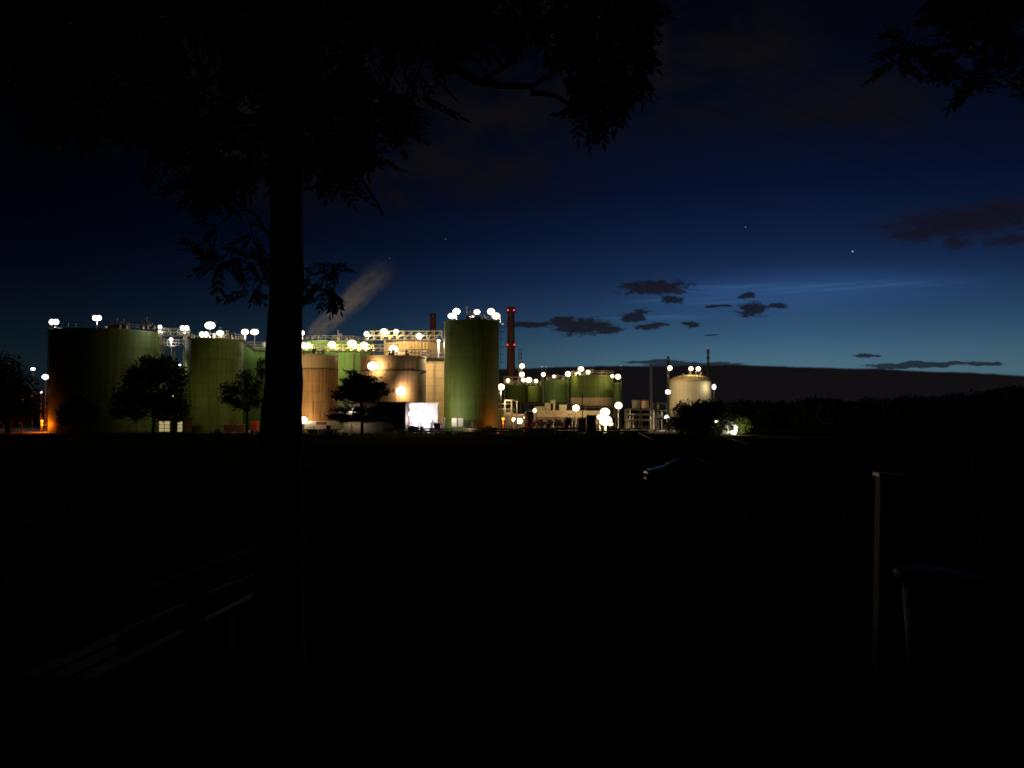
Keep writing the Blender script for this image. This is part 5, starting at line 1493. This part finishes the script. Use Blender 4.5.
# ------------------------------------------------------------------ sky
def world():
    w = bpy.data.worlds.new('World'); scene.world = w; w.use_nodes = True
    t = w.node_tree; t.nodes.clear(); nt = NT(t)
    g = nt.n('ShaderNodeTexCoord').outputs['Generated']
    x, y, z = nt.sep(g)
    az = nt.math('ARCTAN2', x, y); el = nt.math('ARCSINE', z)
    def ang(px, py):
        d = (P(px, py, 100) - CAM).normalized(); return math.atan2(d.x, d.y), math.asin(d.z)
    E0, E1 = -0.02, 0.60
    stops = []
    for py, c in ((425, (76, 108, 122)), (372, (76, 110, 127)), (355, (66, 101, 124)), (335, (51, 85, 115)), (310, (38, 66, 102)), (280, (25, 46, 83)), (240, (14, 30, 62)), (190, (8, 18, 45)), (120, (5, 11, 29)), (40, (3, 6, 17)), (-70, (2, 3, 10))):
        stops.append(((ang(700, py)[1] - E0)/(E1 - E0), srgb(*c)))
    stops.sort(key=lambda s: s[0])
    base = nt.ramp(nt.math('DIVIDE', nt.math('SUBTRACT', el, E0), E1 - E0, clamp=True), stops)
    # the afterglow sits to the right; the sky darkens away from it
    astops = [(0.0, (0.03,)*3), (0.35, (0.05,)*3)] + [((ang(px, 300)[0] + math.pi)/(2*math.pi), (v, v, v)) for px, v in ((-150, 0.06), (60, 0.085), (250, 0.17), (400, 0.36), (520, 0.62), (650, 0.9), (800, 1.0), (1000, 0.82))] + [(0.64, (0.4,)*3), (0.72, (0.1,)*3), (0.82, (0.03,)*3)]
    af = nt.ramp(nt.math('DIVIDE', nt.math('ADD', az, math.pi), 2*math.pi, clamp=True), astops)
    sky = nt.mix(1.0, base, af, 'MULTIPLY')
    ns = nt.n('ShaderNodeTexSky', sky_type='NISHITA'); ns.sun_disc = False; ns.sun_elevation = R(-4); ns.sun_rotation = R(20); ns.altitude = 100
    sky = nt.mix(1.0, sky, nt.mix(1.0, ns.outputs[0], (0.0012, 0.0012, 0.0012), 'MULTIPLY'), 'ADD')
    # coordinates wandering with noise, for ragged cloud edges
    v = nt.comb(az, el, 0.0)
    wn = nt.n('ShaderNodeTexNoise'); nt.put(wn.inputs['Vector'], nt.vmath('MULTIPLY', v, (1.0, 2.6, 1.0))); wn.inputs['Scale'].default_value = 42; wn.inputs['Detail'].default_value = 6; wn.inputs['Roughness'].default_value = 0.62
    warp = nt.vmath('MULTIPLY', nt.vmath('SUBTRACT', wn.outputs['Color'], (0.5, 0.5, 0.5)), (0.034, 0.010, 0.0))
    vw = nt.vmath('ADD', v, warp)
    fine = nt.noise(nt.vmath('MULTIPLY', v, (1.0, 2.4, 1.0)), 95, 8, 0.68)
    def field(blobs, vec, soft):
        out = None
        for (px, py, rx, ry) in blobs:
            a, e = ang(px, py)
            q = nt.vmath('MULTIPLY', nt.vmath('SUBTRACT', vec, (a, e, 0.0)), (F/rx, F/ry, 0.0))
            d = nt.vmath('LENGTH', q, out=1)
            out = d if out is None else nt.math('MINIMUM', out, d)
        return out
    # faint noctilucent streaks
    str_n = nt.noise(nt.comb(nt.math('MULTIPLY', az, 5.0), nt.math('MULTIPLY', nt.math('ADD', el, nt.math('MULTIPLY', az, -0.03)), 210.0), 0.0), 1.0, 9, 0.7)
    vs = nt.vmath('ADD', v, nt.vmath('MULTIPLY', nt.vmath('SUBTRACT', nt.noise(nt.vmath('MULTIPLY', v, (1.0, 1.0, 1.0)), 9.0, 3), (0.5, 0.5, 0.5)), (0.0, 0.006, 0.0)))
    sf = field([(790, 289, 150, 5), (720, 287, 70, 3), (850, 287.5, 100, 3.5), (700, 301, 70, 4), (905, 286, 60, 2.2), (660, 318, 60, 3)], vs, 1)
    glow = nt.smooth(field([(800, 293, 190, 30)], v, 1), 1.1, 0.0)
    sm = nt.math('MULTIPLY', nt.smooth(sf, 1.3, 0.2), nt.smooth(str_n, 0.34, 0.72))
    sky = nt.mix(nt.math('MULTIPLY', glow, 0.3), sky, srgb(55, 98, 155))
    sky = nt.mix(nt.math('MULTIPLY', sm, 0.38), sky, srgb(68, 115, 172))
    # warm lit higher clouds, very dim
    hn = nt.noise(nt.vmath('MULTIPLY', v, (1.0, 2.0, 1.0)), 7.0, 6, 0.6)
    hf = field([(480, 140, 170, 75), (700, 60, 130, 75), (840, 115, 90, 40), (560, 60, 120, 80), (420, 195, 60, 25), (300, 120, 200, 90)], vw, 1)
    hm = nt.math('MULTIPLY', nt.smooth(hf, 1.25, 0.3), nt.smooth(hn, 0.36, 0.62))
    sky = nt.mix(nt.math('MULTIPLY', hm, 0.75), sky, srgb(17, 14, 15))
    # dark low clouds
    cf = field([(655, 288, 36, 7.5), (672, 300, 12, 4.5), (634, 285, 12, 4), (585, 327, 34, 8.5), (562, 322, 15, 5), (606, 330, 20, 4), (530, 325, 30, 3.6), (632, 317, 13, 4.5), (642, 312, 12, 3), (650, 326, 17, 4), (690, 324.5, 7, 3), (752, 309, 17, 6.5), (749, 296, 9, 4.5), (776, 306, 12, 2.6), (718, 306, 12, 2)], vw, 1)
    cm = nt.smooth(nt.math('ADD', cf, nt.math('MULTIPLY', nt.math('SUBTRACT', fine, 0.5), 2.2)), 1.15, 0.62)
    sky = nt.mix(nt.math('MULTIPLY', cm, 0.9), sky, srgb(22, 19, 23))
    cf2 = field([(965, 222, 80, 17), (1010, 212, 50, 14), (915, 234, 30, 8), (958, 243, 20, 6), (1015, 240, 30, 6)], vw, 1)
    cm2 = nt.smooth(nt.math('ADD', cf2, nt.math('MULTIPLY', nt.math('SUBTRACT', fine, 0.5), 1.9)), 1.15, 0.35)
    sky = nt.mix(nt.math('MULTIPLY', cm2, 0.72), sky, srgb(21, 16, 20))
    cf3 = field([(915, 365, 46, 3.4), (960, 363, 22, 2), (870, 356, 14, 1.6), (985, 364, 14, 1.5), (655, 362, 30, 2), (690, 365, 50, 3), (710, 335, 8, 1.2)], vw, 1)
    cm3 = nt.smooth(nt.math('ADD', cf3, nt.math('MULTIPLY', nt.math('SUBTRACT', fine, 0.5), 0.6)), 1.1, 0.75)
    sky = nt.mix(nt.math('MULTIPLY', cm3, 0.85), sky, srgb(20, 21, 28))
    # the dark bank of cloud on the horizon
    etop = [((ang(px, 300)[0] + 0.8)/1.6, ((ang(px, py)[1])*4,)*3) for px, py in ((-100, 400), (250, 385), (470, 370), (560, 367), (640, 366), (740, 365), (840, 368), (900, 370), (960, 372), (1024, 376), (1140, 382))]
    bt = nt.ramp(nt.math('DIVIDE', nt.math('ADD', az, 0.8), 1.6, clamp=True), etop)
    bt = nt.math('DIVIDE', nt.sep(bt)[0], 4.0)
    en = nt.math('MULTIPLY', nt.math('SUBTRACT', nt.noise(nt.comb(nt.math('MULTIPLY', az, 14.0), 0.0, 0.0), 1.0, 5, 0.6), 0.5), 0.006)
    bm = nt.smooth(nt.math('SUBTRACT', nt.math('ADD', bt, en), el), -0.0012, 0.0012)
    bn = nt.noise(nt.vmath('MULTIPLY', v, (4.0, 14.0, 1.0)), 2.0, 5)
    bank = nt.mix(bn, srgb(14, 12, 16), srgb(20, 17, 19))
    bank = nt.mix(nt.smooth(az, 0.05, -0.45), bank, srgb(9, 9, 15))
    sky = nt.mix(bm, sky, bank)
    # stars and a planet
    for px, py, r_, k in ((852.5, 251.5, 0.00085, 0.75), (745.5, 227, 0.0007, 0.22), (445.5, 239, 0.0006, 0.16), (389.5, 258, 0.0006, 0.14)):
        d = (P(px, py, 100) - CAM).normalized()
        ds = nt.vmath('DISTANCE', g, tuple(d), out=1)
        s = nt.math('MULTIPLY', nt.smooth(ds, r_, r_*0.5), k)
        sky = nt.mix(1.0, sky, nt.mix(s, (0, 0, 0), (1, 0.97, 0.9)), 'ADD')
    bg = nt.n('ShaderNodeBackground'); nt.put(bg.inputs[0], sky); bg.inputs[1].default_value = 1.0
    o = nt.n('ShaderNodeOutputWorld'); t.links.new(bg.outputs[0], o.inputs[0])
    w.cycles.sampling_method = 'MANUAL'; w.cycles.sample_map_resolution = 512
world()

# ------------------------------------------------------------------ render settings
scene.view_settings.view_transform = 'Standard'
scene.view_settings.look = 'None'
scene.view_settings.exposure = 0
scene.view_settings.gamma = 1
scene.render.engine = 'CYCLES'
cy = scene.cycles
cy.use_denoising = True
cy.max_bounces = 4
cy.diffuse_bounces = 2
cy.glossy_bounces = 2
cy.transmission_bounces = 2
cy.volume_bounces = 0
cy.transparent_max_bounces = 8
cy.sample_clamp_indirect = 3
cy.use_light_tree = True
cy.volume_step_rate = 1.0
cy.filter_width = 1.8
cy.caustics_reflective = False
cy.caustics_refractive = False
